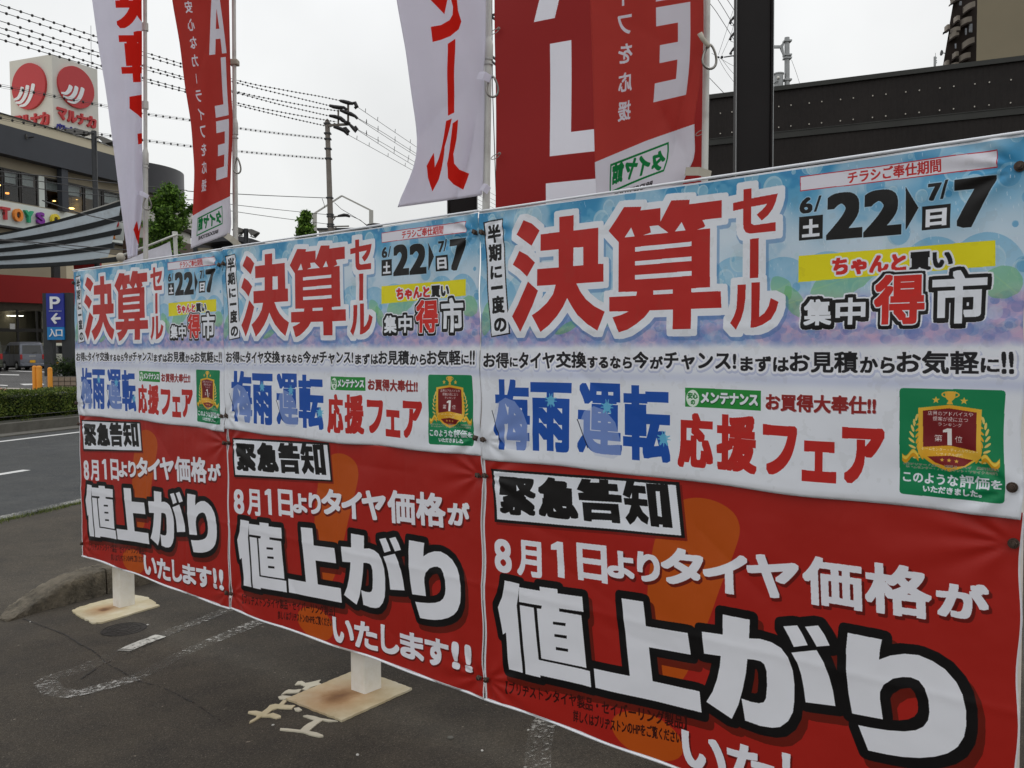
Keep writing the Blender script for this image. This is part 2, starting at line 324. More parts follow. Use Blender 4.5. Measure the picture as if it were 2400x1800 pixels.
RS={
 'BOX':[('', 39, 965, 847, 932, 867, 1111, 57, 1166)],
 'K':[('緊', 80, 984, 257, 1127), ('急', 269, 970, 448, 1114), ('告', 448, 958, 623, 1105), ('知', 633, 945, 823, 1091)],
 'L1':[('8', 54, 1226, 140, 1353), ('月', 169, 1210, 288, 1347), ('1', 334, 1196, 392, 1323), ('日', 439, 1182, 569, 1319), ('よ', 567, 1191, 679, 1285), ('り', 688, 1179, 778, 1276), ('タ', 781, 1146, 930, 1266), ('イ', 928, 1137, 1077, 1262), ('ヤ', 1074, 1123, 1233, 1249), ('価', 1244, 1105, 1417, 1246), ('格', 1423, 1091, 1592, 1231), ('が', 1601, 1111, 1724, 1208)],
 'L2':[('値', 72, 1367, 498, 1707), ('上', 514, 1341, 931, 1677), ('が', 930, 1308, 1343, 1629), ('り', 1375, 1278, 1678, 1609)],
 'SM':[('【ブリヂストンタイヤ製品・セイバーリング製品】', 109, 1765, 877, 1679, 877, 1725, 109, 1813), ('詳しくはブリヂストンのHPをご覧ください。', 425, 1788, 867, 1736, 867, 1775, 425, 1829)],
 'L3':[('い', 857, 1726, 1013, 1839), ('た', 1015, 1712, 1172, 1835), ('し', 1189, 1698, 1307, 1818), ('ま', 1312, 1693, 1461, 1808), ('す', 1462, 1681, 1611, 1797), ('!!', 1627, 1669, 1739, 1781)],
 'OR':[(917, 976), (982, 984), (1034, 1013), (1052, 1063), (1031, 1138), (989, 1247), (945, 1373), (875, 1544), (837, 1573), (768, 1582), (735, 1544), (729, 1334), (743, 1208), (762, 1121), (800, 1036), (856, 991)],
 'DOT':[(729, 1789), (587, 1802), (863, 1780), (746, 1703), (743, 1867)],
}

TG={'BIG':[(1,[(215,49),(253,65),(288,93),(252,144),(216,121),(180,98)]),(1,[(194,158),(233,177),(267,205),(231,253),(199,227),(163,206)]),(1,[(236,271),(282,306),(258,356),(228,407),(199,451),(159,394),(188,354),(215,308)]),(1,[(376,54),(438,53),(437,106),(541,106),(541,228),(563,229),(563,289),(448,289),(462,315),(489,345),(525,370),(568,389),(538,452),(495,430),(452,398),(428,367),(408,337),(391,366),(365,398),(333,427),(294,453),(254,393),(288,375),(321,351),(347,322),(359,289),(277,289),(277,229),(373,229),(373,166),(293,166),(293,107),(376,106)]),(-1,[(437,165),(478,166),(478,228),(435,228)]),(1,[(644,48),(710,54),(707,66),(781,66),(781,109),(801,77),(820,46),(884,51),(882,65),(992,65),(992,118),(928,119),(938,138),(934,142),(911,147),(954,147),(955,326),(991,340),(993,390),(891,390),(891,453),(827,453),(827,390),(743,390),(724,411),(693,433),(662,450),(626,459),(600,409),(634,402),(665,391),(587,389),(587,341),(692,341),(695,328),(624,326),(624,162),(583,121),(615,84)]),(-1,[(672,118),(685,148),(647,148)]),(-1,[(741,120),(772,120),(809,147),(718,147),(746,141)]),(-1,[(857,118),(871,146),(833,146)]),(-1,[(687,183),(891,182),(891,196),(687,198)]),(-1,[(687,229),(891,228),(891,242),(687,243)]),(-1,[(687,274),(891,273),(891,288),(687,289)]),(-1,[(755,327),(826,327),(826,340),(755,340)]),(-1,[(891,327),(955,326),(991,340),(891,339)]),(1,[(1062,41),(1088,41),(1088,71),(1169,67),(1163,90),(1154,109),(1140,126),(1120,140),(1104,121),(1120,110),(1131,100),(1136,93),(1087,96),(1087,145),(1096,151),(1163,149),(1163,175),(1084,175),(1070,170),(1062,156),(1061,99),(1029,102),(1029,78),(1062,75)]),(1,[(1083,191),(1111,190),(1110,306),(1083,306)]),(1,[(1045,324),(1071,324),(1070,365),(1065,400),(1056,428),(1041,457),(1022,437),(1034,417),(1042,394),(1044,364)]),(1,[(1089,319),(1115,319),(1114,421),(1130,410),(1143,390),(1149,367),(1173,379),(1166,403),(1151,428),(1125,444),(1104,451),(1088,452)])],'NE':[(1,[(104,1381),(179,1380),(176,1417),(166,1464),(196,1712),(125,1717),(108,1579),(92,1590),(70,1490),(92,1447),(101,1413)]),(1,[(178,1393),(279,1387),(278,1372),(358,1367),(359,1382),(462,1376),(469,1428),(366,1435),(366,1446),(458,1442),(481,1623),(286,1635),(266,1454),(286,1452),(289,1440),(178,1448)]),(1,[(181,1459),(251,1455),(274,1643),(496,1630),(502,1685),(282,1699),(283,1707),(211,1712)]),(-1,[(339,1488),(393,1483),(392,1494),(339,1498)]),(-1,[(345,1532),(397,1527),(397,1538),(345,1542)]),(-1,[(351,1578),(403,1574),(403,1584),(351,1589)])],'UE':[(1,[(626,1350),(713,1344),(724,1423),(879,1412),(889,1480),(734,1492),(749,1601),(922,1588),(930,1653),(521,1681),(513,1616),(661,1605)])],'GA':[(1,[(998,1329),(1087,1327),(1085,1384),(1120,1378),(1154,1381),(1183,1392),(1205,1415),(1219,1451),(1225,1493),(1225,1536),(1221,1573),(1207,1603),(1184,1626),(1160,1635),(1122,1640),(1074,1637),(1062,1573),(1092,1575),(1117,1573),(1132,1566),(1139,1552),(1142,1514),(1140,1471),(1133,1452),(1121,1445),(1101,1445),(1080,1448),(1076,1490),(1065,1547),(1052,1595),(1031,1644),(946,1614),(967,1576),(981,1535),(990,1491),(993,1459),(936,1465),(928,1397),(999,1391)]),(1,[(1189,1327),(1230,1316),(1247,1340),(1262,1367),(1221,1381),(1207,1355)]),(1,[(1253,1315),(1292,1303),(1311,1326),(1326,1353),(1288,1365),(1272,1341)]),(1,[(1214,1399),(1288,1375),(1310,1406),(1325,1440),(1337,1480),(1344,1522),(1258,1534),(1252,1494),(1244,1457),(1232,1424)])],'RI':[(1,[(1377,1304),(1470,1302),(1465,1331),(1463,1359),(1492,1341),(1528,1328),(1563,1324),(1597,1332),(1628,1347),(1654,1373),(1669,1402),(1677,1441),(1678,1481),(1674,1511),(1660,1542),(1638,1565),(1608,1583),(1570,1598),(1527,1609),(1487,1615),(1437,1620),(1409,1557),(1441,1554),(1490,1547),(1530,1538),(1558,1527),(1577,1512),(1588,1492),(1591,1469),(1588,1436),(1579,1409),(1564,1392),(1544,1388),(1524,1392),(1500,1402),(1476,1425),(1467,1447),(1467,1469),(1475,1521),(1392,1529),(1381,1474),(1374,1409),(1373,1352)])],'KOKU':[(1,[(463,960),(502,959),(497,970),(534,967),(534,955),(571,954),(571,967),(607,965),(611,990),(573,992),(573,1003),(624,1001),(626,1026),(451,1037),(447,1012),(471,1008),(442,1000)]),(1,[(464,1043),(611,1033),(619,1098),(585,1100),(584,1092),(504,1099),(504,1106),(472,1107)]),(-1,[(503,1065),(579,1060),(581,1069),(504,1074)])],'CHI':[(1,[(645,947),(678,948),(673,961),(720,959),(724,984),(695,985),(695,1004),(729,1003),(732,1025),(698,1027),(711,1046),(735,1062),(729,1086),(705,1078),(689,1064),(677,1082),(658,1097),(639,1076),(655,1056),(664,1030),(637,1031),(633,1009),(667,1006),(667,986),(658,1007),(629,999),(637,974)]),(1,[(723,949),(806,944),(824,1084),(788,1086),(788,1078),(775,1079),(775,1088),(743,1089)]),(-1,[(761,971),(776,970),(785,1053),(770,1052)])]}

def traced(P, key, dy=0, m=None):
    m = P.mask() if m is None else m; a = P.mask()
    for sg, pts in TG[key]:
        q = [(x, y-dy) for x, y in pts]
        if sg > 0: P.poly(q, a)
        else: a &= ~P.poly(q)
    m |= a; return m

def white_banner_print():
    P = Print(1800, 930, 1.14, WHITE); X, Y = P.X, P.Y; h, wd = P.h, P.w
    n1 = noise2(h, wd, 6, 1); n2 = noise2(h, wd, 22, 2); n3 = noise2(h, wd, 60, 3, 3)
    top = 1-sstep(10, 210, Y+(n1-.5)*260)       # watercolour sky
    P.blend(np.clip(.42+.0*X, 0, 1)*(1-sstep(430, 520, Y)), (160, 202, 226))
    P.blend(np.clip(top*1.3*(.35+n1*1.1), 0, 1)*.88, (44, 140, 192)); P.blend(sstep(.50, .60, n2)*.35*top, (150, 205, 225)); P.blend(sstep(.56, .50, n3)*0+sstep(.6, .7, noise2(h, wd, 11, 77))*.45*top, (20, 112, 178))
    P.blend(sstep(.5, .62, n1)*.55*(1-sstep(300, 470, Y)), (226, 236, 244))
    P.blend(sstep(.55, .7, n2)*.25*(1-sstep(380, 470, Y)), (90, 165, 210))
    r = np.random.default_rng(5)
    for i in range(15):                         # scalloped rain clouds across the middle
        cx = -40+i*135+r.uniform(-18, 18); e = P.ell(cx, 330, 88, 92+r.uniform(-14, 14)); f = e & (Y < 372)
        al = (f*np.clip((372-Y)/190, 0, 1)**.6*.62); P.blend(al.astype(np.float32), (92, 172, 214))
    for i in range(150):                        # drops
        cx, cy, q = r.uniform(0, 1800), r.uniform(0, 430)**1., r.choice([r.uniform(5, 14), r.uniform(14, 38)]); e = P.ell(cx, cy, q, q*1.12)
        P.fill(e, (186, 216, 226) if r.random() < .62 else (48, 140, 195), r.uniform(.2, .62)); P.fill(e & ~P.ell(cx+q*.08, cy+q*.1, q*.86, q*.96), (214, 232, 240), .35)
    for i in range(700):                        # rain
        x, y, l = r.uniform(0, 1800), r.uniform(5, 470), r.uniform(5, 11)
        P.fill(P.poly([(x, y), (x+1.6, y), (x+2.6, y+l), (x+1, y+l)]), (225, 238, 248), .6)
    hyd = sstep(350, 425, Y+(n1-.5)*120)*(1-sstep(488, 520, Y+(n2-.5)*20))   # hydrangeas
    P.blend(hyd*.65, (150, 178, 216)); P.blend(hyd*sstep(.42, .55, noise2(h, wd, 5, 9))*.9, (206, 176, 212)); P.blend(hyd*sstep(.5, .62, noise2(h, wd, 9, 19))*.6, (112, 150, 210))
    for i in range(1700):
        cx, cy, q = r.uniform(0, 1800), r.uniform(385, 505), r.uniform(7, 20); c = [(176, 160, 206), (104, 146, 204), (222, 188, 210), (150, 165, 215), (92, 120, 188), (200, 206, 228)][r.integers(6)]
        k = P.k; x0, x1, y0, y1 = int(max(0, (cx-q)*k)), int((cx+q)*k), int((cy-q)*k), int((cy+q)*k); sx, sy = X[y0:y1, x0:x1], Y[y0:y1, x0:x1]
        e = (((sx-cx)/q)**2+((sy-cy)/(q*.85))**2 < 1)*(.32*(1-max(0, (cy-470)/50))); P.a[y0:y1, x0:x1] += (np.array(c)/255-P.a[y0:y1, x0:x1])*e[..., None]
    for cx, cy, rx, ry, an in ((35, 395, 30, 70, .3), (560, 415, 40, 18, .5), (410, 438, 60, 16, -.4), (1360, 325, 95, 45, -.35), (1180, 340, 30, 42, -.7), (1220, 380, 26, 50, -.5), (1745, 352, 46, 42, .6), (270, 430, 40, 20, .2)):
        ca, sa = math.cos(an), math.sin(an); u = ((X-cx)*ca+(Y-cy)*sa)/rx; v = (-(X-cx)*sa+(Y-cy)*ca)/ry; d = u*u+v*v+.35*np.abs(u)*np.abs(v)+(n3-.5)*.35
        P.blend((d < 1)*(.62-.3*n2), (104, 184, 104)); P.blend(((d < 1) & (np.abs(v-.15*u) < .04))*.25, (180, 220, 150))
    P.blend(sstep(486, 524, Y)*.86, WHITE)
    P.blend(np.exp(-((Y-604)/17)**2)*(.18+.3*n1), (168, 178, 220))
    # panel box at the left
    q = WS['VBOX'][0]; m = P.poly(np.array(Q(q)).reshape(4, 2)); P.fill(m, BLACK); c = np.array(Q(q)).reshape(4, 2).mean(0)
    pts = np.array(Q(q)).reshape(4, 2); pts = c+(pts-c)*np.array([.89, .978]); P.fill(P.poly(pts), WHITE)
    m = P.mask()
    for t in WS['V']:
        P.text(t[0], Q(t), m, 3., 2.4 if t[0] != '一' else 3, rot=.05)
    P.fill(m, BLACK)
    # the great red words
    m = traced(P, 'BIG')
    for t in []:
        if t[0] == 'BAR': P.poly([(t[1], t[2]), (t[3], t[2]), (t[3], t[4]), (t[1], t[4])], m)
        elif t[0] in '決算': P.text(t[0], Q(t), m, 17 if t[0] == '決' else 15, 13.5 if t[0] == '決' else 9.)
        else: P.text(t[0], Q(t), m, 10.5, 10)
    g = P.grow(m, 23, 5.); sh = P.grow(P.shift(g, 5, 8), 4); P.fill(sh, (70, 120, 180), .45); P.fill(g, WHITE); P.fill(m, RED)
    # dates
    q = np.array(Q(WS['DATEBOX'][0])).reshape(4, 2); P.fill(P.poly(q), (196, 44, 56)); c = q.mean(0); P.fill(P.poly(c+(q-c)*np.array([.992, .88])), (232, 230, 238))
    t = WS['DT'][0]; P.fill(P.text(t[0], Q(t), None, .9, .9), (200, 44, 44))
    m = P.mask()
    for t in WS['DATE']:
        big = t[3]-t[1] > 80
        if t[0] == '/': P.poly([(t[3]-7, t[2]), (t[3], t[2]), (t[1]+7, t[4]), (t[1], t[4])], m)
        elif big: P.text(t[0], Q(t), m, 8.5 if t[0] == '2' else 9, 6.5)
        else: P.text(t[0], Q(t), m, 2.2, 2.)
    P.poly(np.array(WS['TRI'][0]).reshape(3, 2), m)
    g = P.grow(m, 3); P.fill(g, (190, 215, 232), .6); P.fill(m, BLACK)
    for t in WS['SQ']:
        x0, y0, x1, y1 = Q(t); P.fill(P.poly([(x0, y0), (x1, y0), (x1, y1), (x0, y1)]), BLACK); P.fill(P.text(t[0], (x0+9, y0+9, x1-9, y1-8), None, 2.4, 2.4), WHITE)
    q = np.array(Q(WS['YEL'][0])).reshape(4, 2); P.fill(P.poly(q), (240, 228, 20))
    a = WS['CH'][0]; b = WS['KAI'][0]; m = P.text(a[0], Q(a), None, 2.6, 2.4); m2 = P.text(b[0], Q(b), None, 2.6, 2.4); g = P.grow(m | m2, 5); P.fill(g, WHITE); P.fill(m, (214, 44, 40)); P.fill(m2, BLACK)
    m = P.mask(); m2 = P.mask()
    for t in WS['IT']: P.text(t[0], Q(t), m2 if t[0] == '得' else m, 4.6 if t[0] in '得市' else 2.6, 4.2 if t[0] in '得市' else 2.2)
    al = m | m2; g = P.grow(al, 10, 4.); P.fill(P.grow(g, 4.5, 4.), WHITE); P.fill(g | P.shift(g, 0, 4), BLACK); P.fill(P.grow(m2, 3.6), WHITE); P.fill(m, WHITE); P.fill(m2, (214, 44, 36))
    # sentence
    m = P.mask()
    for t in WS['S']: P.text(t[0], Q(t), m, 1.5, 1.5)
    g = P.grow(m, 7); P.blend((P.shift(P.grow(g, 3), 2, 5)*.35).astype(np.float32), (140, 150, 200)); P.fill(g, (240, 241, 247)); P.fill(m, (30, 28, 32))
    # rainy season words
    m = P.mask()
    for t in WS['BL']: P.text(t[0], Q(t), m, 8.5 if t[0] in '雨転' else 7.5, 8 if t[0] in '雨転' else 7)
    P.fill(m, (26, 84, 176))
    for t, s_ in zip(WS['BLUM'], (1, 1)):
        x0, y0, x1, y1 = Q(t); e = P.poly([(x0, y0+70), (x0+22, y0+20), (x0+62, y0), (x0+110, y0+12), (x0+150, y0+50), (x1-4, y0+105), (x1, y1-20), (x1-30, y1-2), (x0+70, y1-6), (x0+40, y1-40)])
        P.fill(e & m, (120, 146, 206)); P.fill(e & ~m, (206, 212, 232), .55)
        P.fill(P.poly([(x0-8, y0+50), (x0-5, y0+48), (x0+42, y1-30), (x0+39, y1-28)]), (24, 28, 50))
    for cx, cy in WS['SPL']:
        a = np.arctan2(Y-cy, X-cx); d = np.hypot(X-cx, Y-cy); P.fill(d < 15+9*np.maximum(0, np.sin(a*9+1.3*np.sin(a*4)))*1.3, (112, 196, 226), .9)
    m = P.mask()
    for t in WS['RD']: P.text(t[0], Q(t), m, 6.5, 6 if t[0] in '応援' else 7.5)
    P.fill(m, (196, 40, 34))
    P.fill(P.poly(np.array(Q(WS['GB'][0])).reshape(4, 2)), (40, 146, 60)); x0, y0, x1, y1 = Q(WS['OV'][0]); P.fill(P.ell((x0+x1)/2, (y0+y1)/2, (x1-x0)/2, (y1-y0)/2), (226, 240, 226))
    for t in WS['OVT']: P.fill(P.text(t[0], Q(t), None, .5, .5), (40, 130, 60))
    t = WS['GBT'][0]; m = P.text(t[0], Q(t), None, 1.8, 1.8); P.fill(P.grow(P.shift(m, 1, 2), 1.6), (20, 96, 40)); P.fill(m, WHITE)
    t = WS['OK'][0]; m = P.text(t[0], Q(t), None, 1.8, 1.8); P.fill(P.grow(m, 4), (242, 242, 246)); P.fill(P.shift(m, 2, 2.5), (170, 160, 170), .7); P.fill(m, (150, 36, 34))
    # award sign
    q = np.array(Q(WS['SIGN'][0])).reshape(4, 2); c = q.mean(0); m = P.grow(P.poly(c+(q-c)*np.array([.93, .94])), 8); P.fill(m, (14, 134, 82))
    GOLD = (232, 172, 40)
    for sx in (-1, 1):
        for i in range(9):
            a = math.radians(-62+i*15.5); R = 62-4*math.cos(a*2); bx, by = 1631+sx*(52+R*.52*math.cos(a)), 742+R*.98*math.sin(a)
            for k in (-1, 1):
                an = a+math.pi/2+k*.6; ux, uy = math.cos(an)*sx, math.sin(an)
                u = ((X-bx-sx*k*5)*(-ux)+(Y-by)*(-uy)); v = ((X-bx-sx*k*5)*uy-(Y-by)*ux); P.fill(((u-4)/9.5)**2+(v/3.1)**2 < 1, (238, 206, 110) if k > 0 else GOLD)
    for t in WS['RIB']:
        x0, y0, x1, y1 = t[1], t[2], t[5], t[6]; f = (X-x0)/(x1-x0); yy = 12*np.sin(f*6.2*(1 if x0 < 1600 else 1)+(.4 if x0 < 1600 else 3.4)); m = (f > 0) & (f < 1) & (np.abs(Y-796-yy*.8) < 10); P.fill(m, (222, 160, 30)); P.fill(m & (np.abs(Y-792-yy*.8) < 4), (246, 212, 80))
    m = P.poly(WS['SH']); P.fill(m, GOLD); P.blend(m*np.clip(np.sin((X-1557)/150*6.3+Y/90)*.35, 0, 1), (255, 225, 110)); P.fill(P.poly(WS['SHI']), (122, 24, 28)); P.fill(P.poly(WS['SHB']), (130, 26, 26))
    m = P.poly(WS['CUP']); m |= P.ell(1632, 632, 21, 9) & ~P.ell(1632, 632, 17.5, 6); P.fill(m, (236, 182, 60))
    for i, (cx, cy) in enumerate(WS['ST']):
        R = 10 if i < 2 else 5.5; P.fill(P.poly([(cx+R*(1 if k % 2 == 0 else .42)*math.sin(k*math.pi/5), cy-R*(1 if k % 2 == 0 else .42)*math.cos(k*math.pi/5)) for k in range(10)]), (236, 190, 70))
    for t in WS['GT']: P.fill(P.poly(one(Q(t))) if t[0] == '1' else P.text(t[0], Q(t), None, .35, .3), (240, 236, 232))
    for t in WS['GT2']: P.fill(P.text(t[0], Q(t), None, .4, .4), (255, 244, 200))
    for t in WS['GT3']: m = P.text(t[0], Q(t)); P.fill(P.grow(m, 1), (214, 206, 180), .8); P.fill(m, (60, 50, 40), .8)
    for t in WS['GT4']: P.fill(P.text(t[0], Q(t), None, 1.2, 1.1), WHITE)
    # hem and grime
    P.blend((sstep(905, 926, Y)*.5*(.4+n2)).astype(np.float32), (190, 190, 192)); P.blend(((n3 > .68)*.05).astype(np.float32), (120, 110, 100))
    P.fill(Y < 5, (246, 248, 252))
    return P.image('white_banner_print')

def red_banner_print():
    P = Print(1800, 945, 1.14, (172, 34, 25)); Y0 = 918; X, Y = P.X, P.Y+Y0; n1 = noise2(P.h, P.w, 7, 31); n2 = noise2(P.h, P.w, 60, 32, 3)
    D = lambda pts: [(x, y-Y0) for x, y in pts]
    def D4(t): return (t[1], t[2]-Y0, t[3], t[4]-Y0)
    OR = RS['OR']; n = len(OR); sm = []
    for i in range(n):
        p0, p1, p2, p3 = [np.array(OR[(i+k-1) % n], float) for k in range(4)]
        for u in np.linspace(0, 1, 6)[:-1]: sm.append(tuple(.5*((2*p1)+(-p0+p2)*u+(2*p0-5*p1+4*p2-p3)*u*u+(-p0+3*p1-3*p2+p3)*u**3)))
    m = P.poly(D(sm)); c0 = (727, 1790-Y0); m |= P.ell(727, 1788-Y0, 138, 74); P.fill(m, (190, 82, 16))
    q = np.array(Q(RS['BOX'][0]), float).reshape(4, 2)-[0, Y0]; m = P.poly(q); P.fill(P.shift(m, 9, 9), (120, 22, 14), .8); P.fill(m, BLACK); c = q.mean(0); P.fill(P.poly(c+(q-c)*np.array([.968, .90])), WHITE)
    m = P.mask()
    for t in RS['K'][:2]: P.text(t[0], D4(t), m, 8.5, 5 if t[0] == '緊' else 7, rot=.05)
    traced(P, 'KOKU', Y0, m); traced(P, 'CHI', Y0, m); P.fill(m, BLACK)
    m = P.mask(); m2 = P.mask()
    for t in RS['L1']:
        if t[0] == '1': P.poly(one(D4(t), .06), m2)
        elif t[0] in '8月1日': P.text(t[0], D4(t), m2, 5., 4.5, rot=.05)
        else: P.text(t[0], D4(t), m, 6.5 if t[0] in 'タイヤ' else 5.5, 5.5 if t[0] in 'タイヤ' else 4.2, rot=.05)
    P.fill(P.shift(P.grow(m, 2), 7, 8), (96, 16, 10), .85); P.fill(m | m2, (238, 238, 244))
    m = P.mask()
    for k_ in ('NE', 'UE', 'GA', 'RI'): traced(P, k_, Y0, m)
    for t in []: P.text(t[0], D4(t), m, 21 if t[0] in '上り' else 16, {'値': 11., '上': 20.}.get(t[0], 18.), rot=.05)
    g = P.grow(m, 27, 3.); P.fill(P.shift(g, 18, 22), (100, 24, 12), .9); P.fill(g, (16, 14, 15)); P.fill(m, (238, 239, 244))
    for t in RS['SM']: P.fill(P.text(t[0], [c_ - (Y0 if i % 2 else 0) for i, c_ in enumerate(Q(t))], None, .9, .9), (52, 12, 8))
    m = P.mask()
    for t in RS['L3']: P.text(t[0], D4(t), m, 5.5, 5.2, rot=.05)
    P.fill(P.shift(P.grow(m, 2), 5, 6), (96, 16, 10), .85); P.fill(m, (238, 238, 244))
    P.fill((P.X > 1790) | (P.X < 8), (232, 232, 236)); P.fill(P.Y > 936, (228, 228, 232))
    return P.image('red_banner_print')

FG = {'ー': [[(281, 1133), (226, 1114), (260, 1426), (312, 1436)]], 'ル': [[(330, 1457), (282, 1450), (347, 1564), (354, 1704), (375, 1751), (441, 1687), (477, 1635), (459, 1607), (435, 1583), (408, 1647), (389, 1613), (359, 1530)], [(278, 1471), (232, 1458), (249, 1539), (271, 1602), (257, 1643), (209, 1673), (128, 1697), (156, 1763), (236, 1733), (286, 1703), (314, 1638), (301, 1554)]], 'セ': [[(385, 1055), (315, 1051), (256, 1033), (234, 1011), (228, 978), (242, 935), (239, 731), (197, 720), (204, 910), (197, 996), (179, 1043), (199, 1075), (259, 1101), (325, 1113), (385, 1119)], [(368, 942), (433, 900), (426, 829), (115, 795), (116, 862), (335, 885), (309, 925), (245, 908), (287, 1006)]]}
def white_flag_print():
    P = Print(600, 1800, 1.2, (238, 236, 245)); y = 95
    for ch in '決算セール':
        m = P.mask()
        if ch in FG:
            for q in FG[ch]: P.poly(q, m)
        else: P.text(ch, (135, y+6, 465, y+318), m, 15, 11)
        P.fill(m, (228, 52, 40)); y += 330
    return P.image('white_flag_print')

def red_flag_print():
    P = Print(600, 1800, 1.2, (204, 84, 76)); LW = (232, 230, 236)
    P.fill(P.poly([(0, 1570), (300, 1585), (600, 1612), (600, 1800), (0, 1800)]), LW)
    y = 1450
    for ch in 'ELAS':
        x0, x1, y0, y1 = 95, 265, y-350, y
        if ch == 'E': m = P.poly([(x0, y0), (x1, y0), (x1, y0+70), (x0+62, y0+70), (x0+62, y0+142), (x1-18, y0+142), (x1-18, y0+208), (x0+62, y0+208), (x0+62, y1-70), (x1, y1-70), (x1, y1), (x0, y1)])
        elif ch == 'L': m = P.poly([(x0, y0), (x0+64, y0), (x0+64, y1-70), (x1, y1-70), (x1, y1), (x0, y1)])
        elif ch == 'A': m = P.poly([(x0-12, y1), (x0+50, y0), (x1-45, y0), (x1+15, y1), (x1-45, y1), (x1-58, y1-90), (x0+58, y1-90), (x0+46, y1)]) & ~P.poly([(x0+66, y1-150), (x1-66, y1-150), (x0+85, y0+80)])
        else: m = P.text('S', (x0, y0, x1, y1), None, 14, 14)
        P.fill(m, LW); y -= 372
    y = 1490
    for ch in '援応をフイラーカな心安':
        m = P.poly([(419, y-62), (427, y-62), (427, y-5), (419, y-5)]) if ch == 'ー' else P.text(ch, (385, y-70, 455, y), None, 1.5, 1.5)
        P.fill(m, LW); y -= 104
    G = (40, 150, 84); x0, x1, y0, y1 = 175, 500, 1612, 1722; b = P.poly([(x0, y0), (x1, y0+22), (x1, y1+18), (x0, y1)]); i = P.poly([(x0+8, y0+8), (x1-8, y0+30), (x1-8, y1+10), (x0+8, y1-8)]); P.fill(b & ~i, G)
    for t, a, c in (('タ', 190, 262), ('イ', 268, 336), ('ヤ', 340, 412), ('館', 418, 486)): P.fill(P.text(t, (a, 1636, c, 1712), None, 3.5, 3), G)
    P.fill(P.text('BRIDGESTONE', (225, 1745, 470, 1768), None, 2, 1.2), (70, 66, 70))
    return P.image('red_flag_print')

def big_banner_print(W, letters):              # W m wide, letters = list of (char, x0, x1, ytop, ybot) in mm from the top left corner
    P = Print(W*1000, 4200, .3, (150, 28, 26))
    for ch, x0, x1, y0, y1 in letters:
        t = 160
        if ch == 'E': m = P.poly([(x0, y0), (x1, y0), (x1, y0+t), (x0+t, y0+t), (x0+t, y0+t*2.1), (x1-40, y0+t*2.1), (x1-40, y0+t*3.1), (x0+t, y0+t*3.1), (x0+t, y1-t), (x1, y1-t), (x1, y1), (x0, y1)])
        elif ch == 'L': m = P.poly([(x0, y0), (x0+t, y0), (x0+t, y1-t*.95), (x1, y1-t*.95), (x1, y1), (x0, y1)])
        elif ch == 'A':
            c = (x0+x1)/2; m = P.poly([(x0-100, y1), (c-90, y0), (c+90, y0), (x1+100, y1), (x1-60, y1), (x1-110, y1-170), (x0+110, y1-170), (x0+60, y1)]) & ~P.poly([(c-100, y1-310), (c+100, y1-310), (c, y0+170)])
        else: m = P.text('S', (x0, y0, x1, y1), None, 55, 45)
        P.fill(m, (236, 236, 244))
    return P.image('tall_banner_print')

def printmat(name, im, rough=.5, trans=0., wr=.3, wscale=5., spec=.3, weave=900.):
    m, n, b, out = newmat(name); t = n.nodes.new('ShaderNodeTexImage'); t.image = im; t.extension = 'EXTEND'
    z = noise(n, 1.7, 5, .6); k = rampn(n, z.outputs[0], [(.3, (.96,.96,.965)), (.7, (1.,1.,1.))]); c = mixc(n, 1., t.outputs[0], k.outputs[0], 'MULTIPLY')
    z2 = noise(n, 9, 8, .75); k2 = rampn(n, z2.outputs[0], [(.60, (1,1,1)), (.8, (.985,.98,.975))]); c = mixc(n, 1., c, k2.outputs[0], 'MULTIPLY')
    n.links.new(c, b.inputs['Base Color']); b.inputs['Roughness'].default_value = rough; b.inputs['Specular IOR Level'].default_value = spec
    z3 = noise(n, wscale, 3, .45); z4 = noise(n, weave, 1); ad = n.nodes.new('ShaderNodeMath'); ad.operation = 'MULTIPLY_ADD'; ad.inputs[1].default_value = .02
    n.links.new(z4.outputs[0], ad.inputs[0]); n.links.new(z3.outputs[0], ad.inputs[2]); bump(n, b, ad.outputs[0], wr, .03)
    if trans:
        tr = n.nodes.new('ShaderNodeBsdfTranslucent'); n.links.new(c, tr.inputs[0]); x = n.nodes.new('ShaderNodeMixShader'); x.inputs[0].default_value = trans
        n.links.new(b.outputs[0], x.inputs[1]); n.links.new(tr.outputs[0], x.inputs[2]); n.links.new(x.outputs[0], out.inputs[0])
    return m

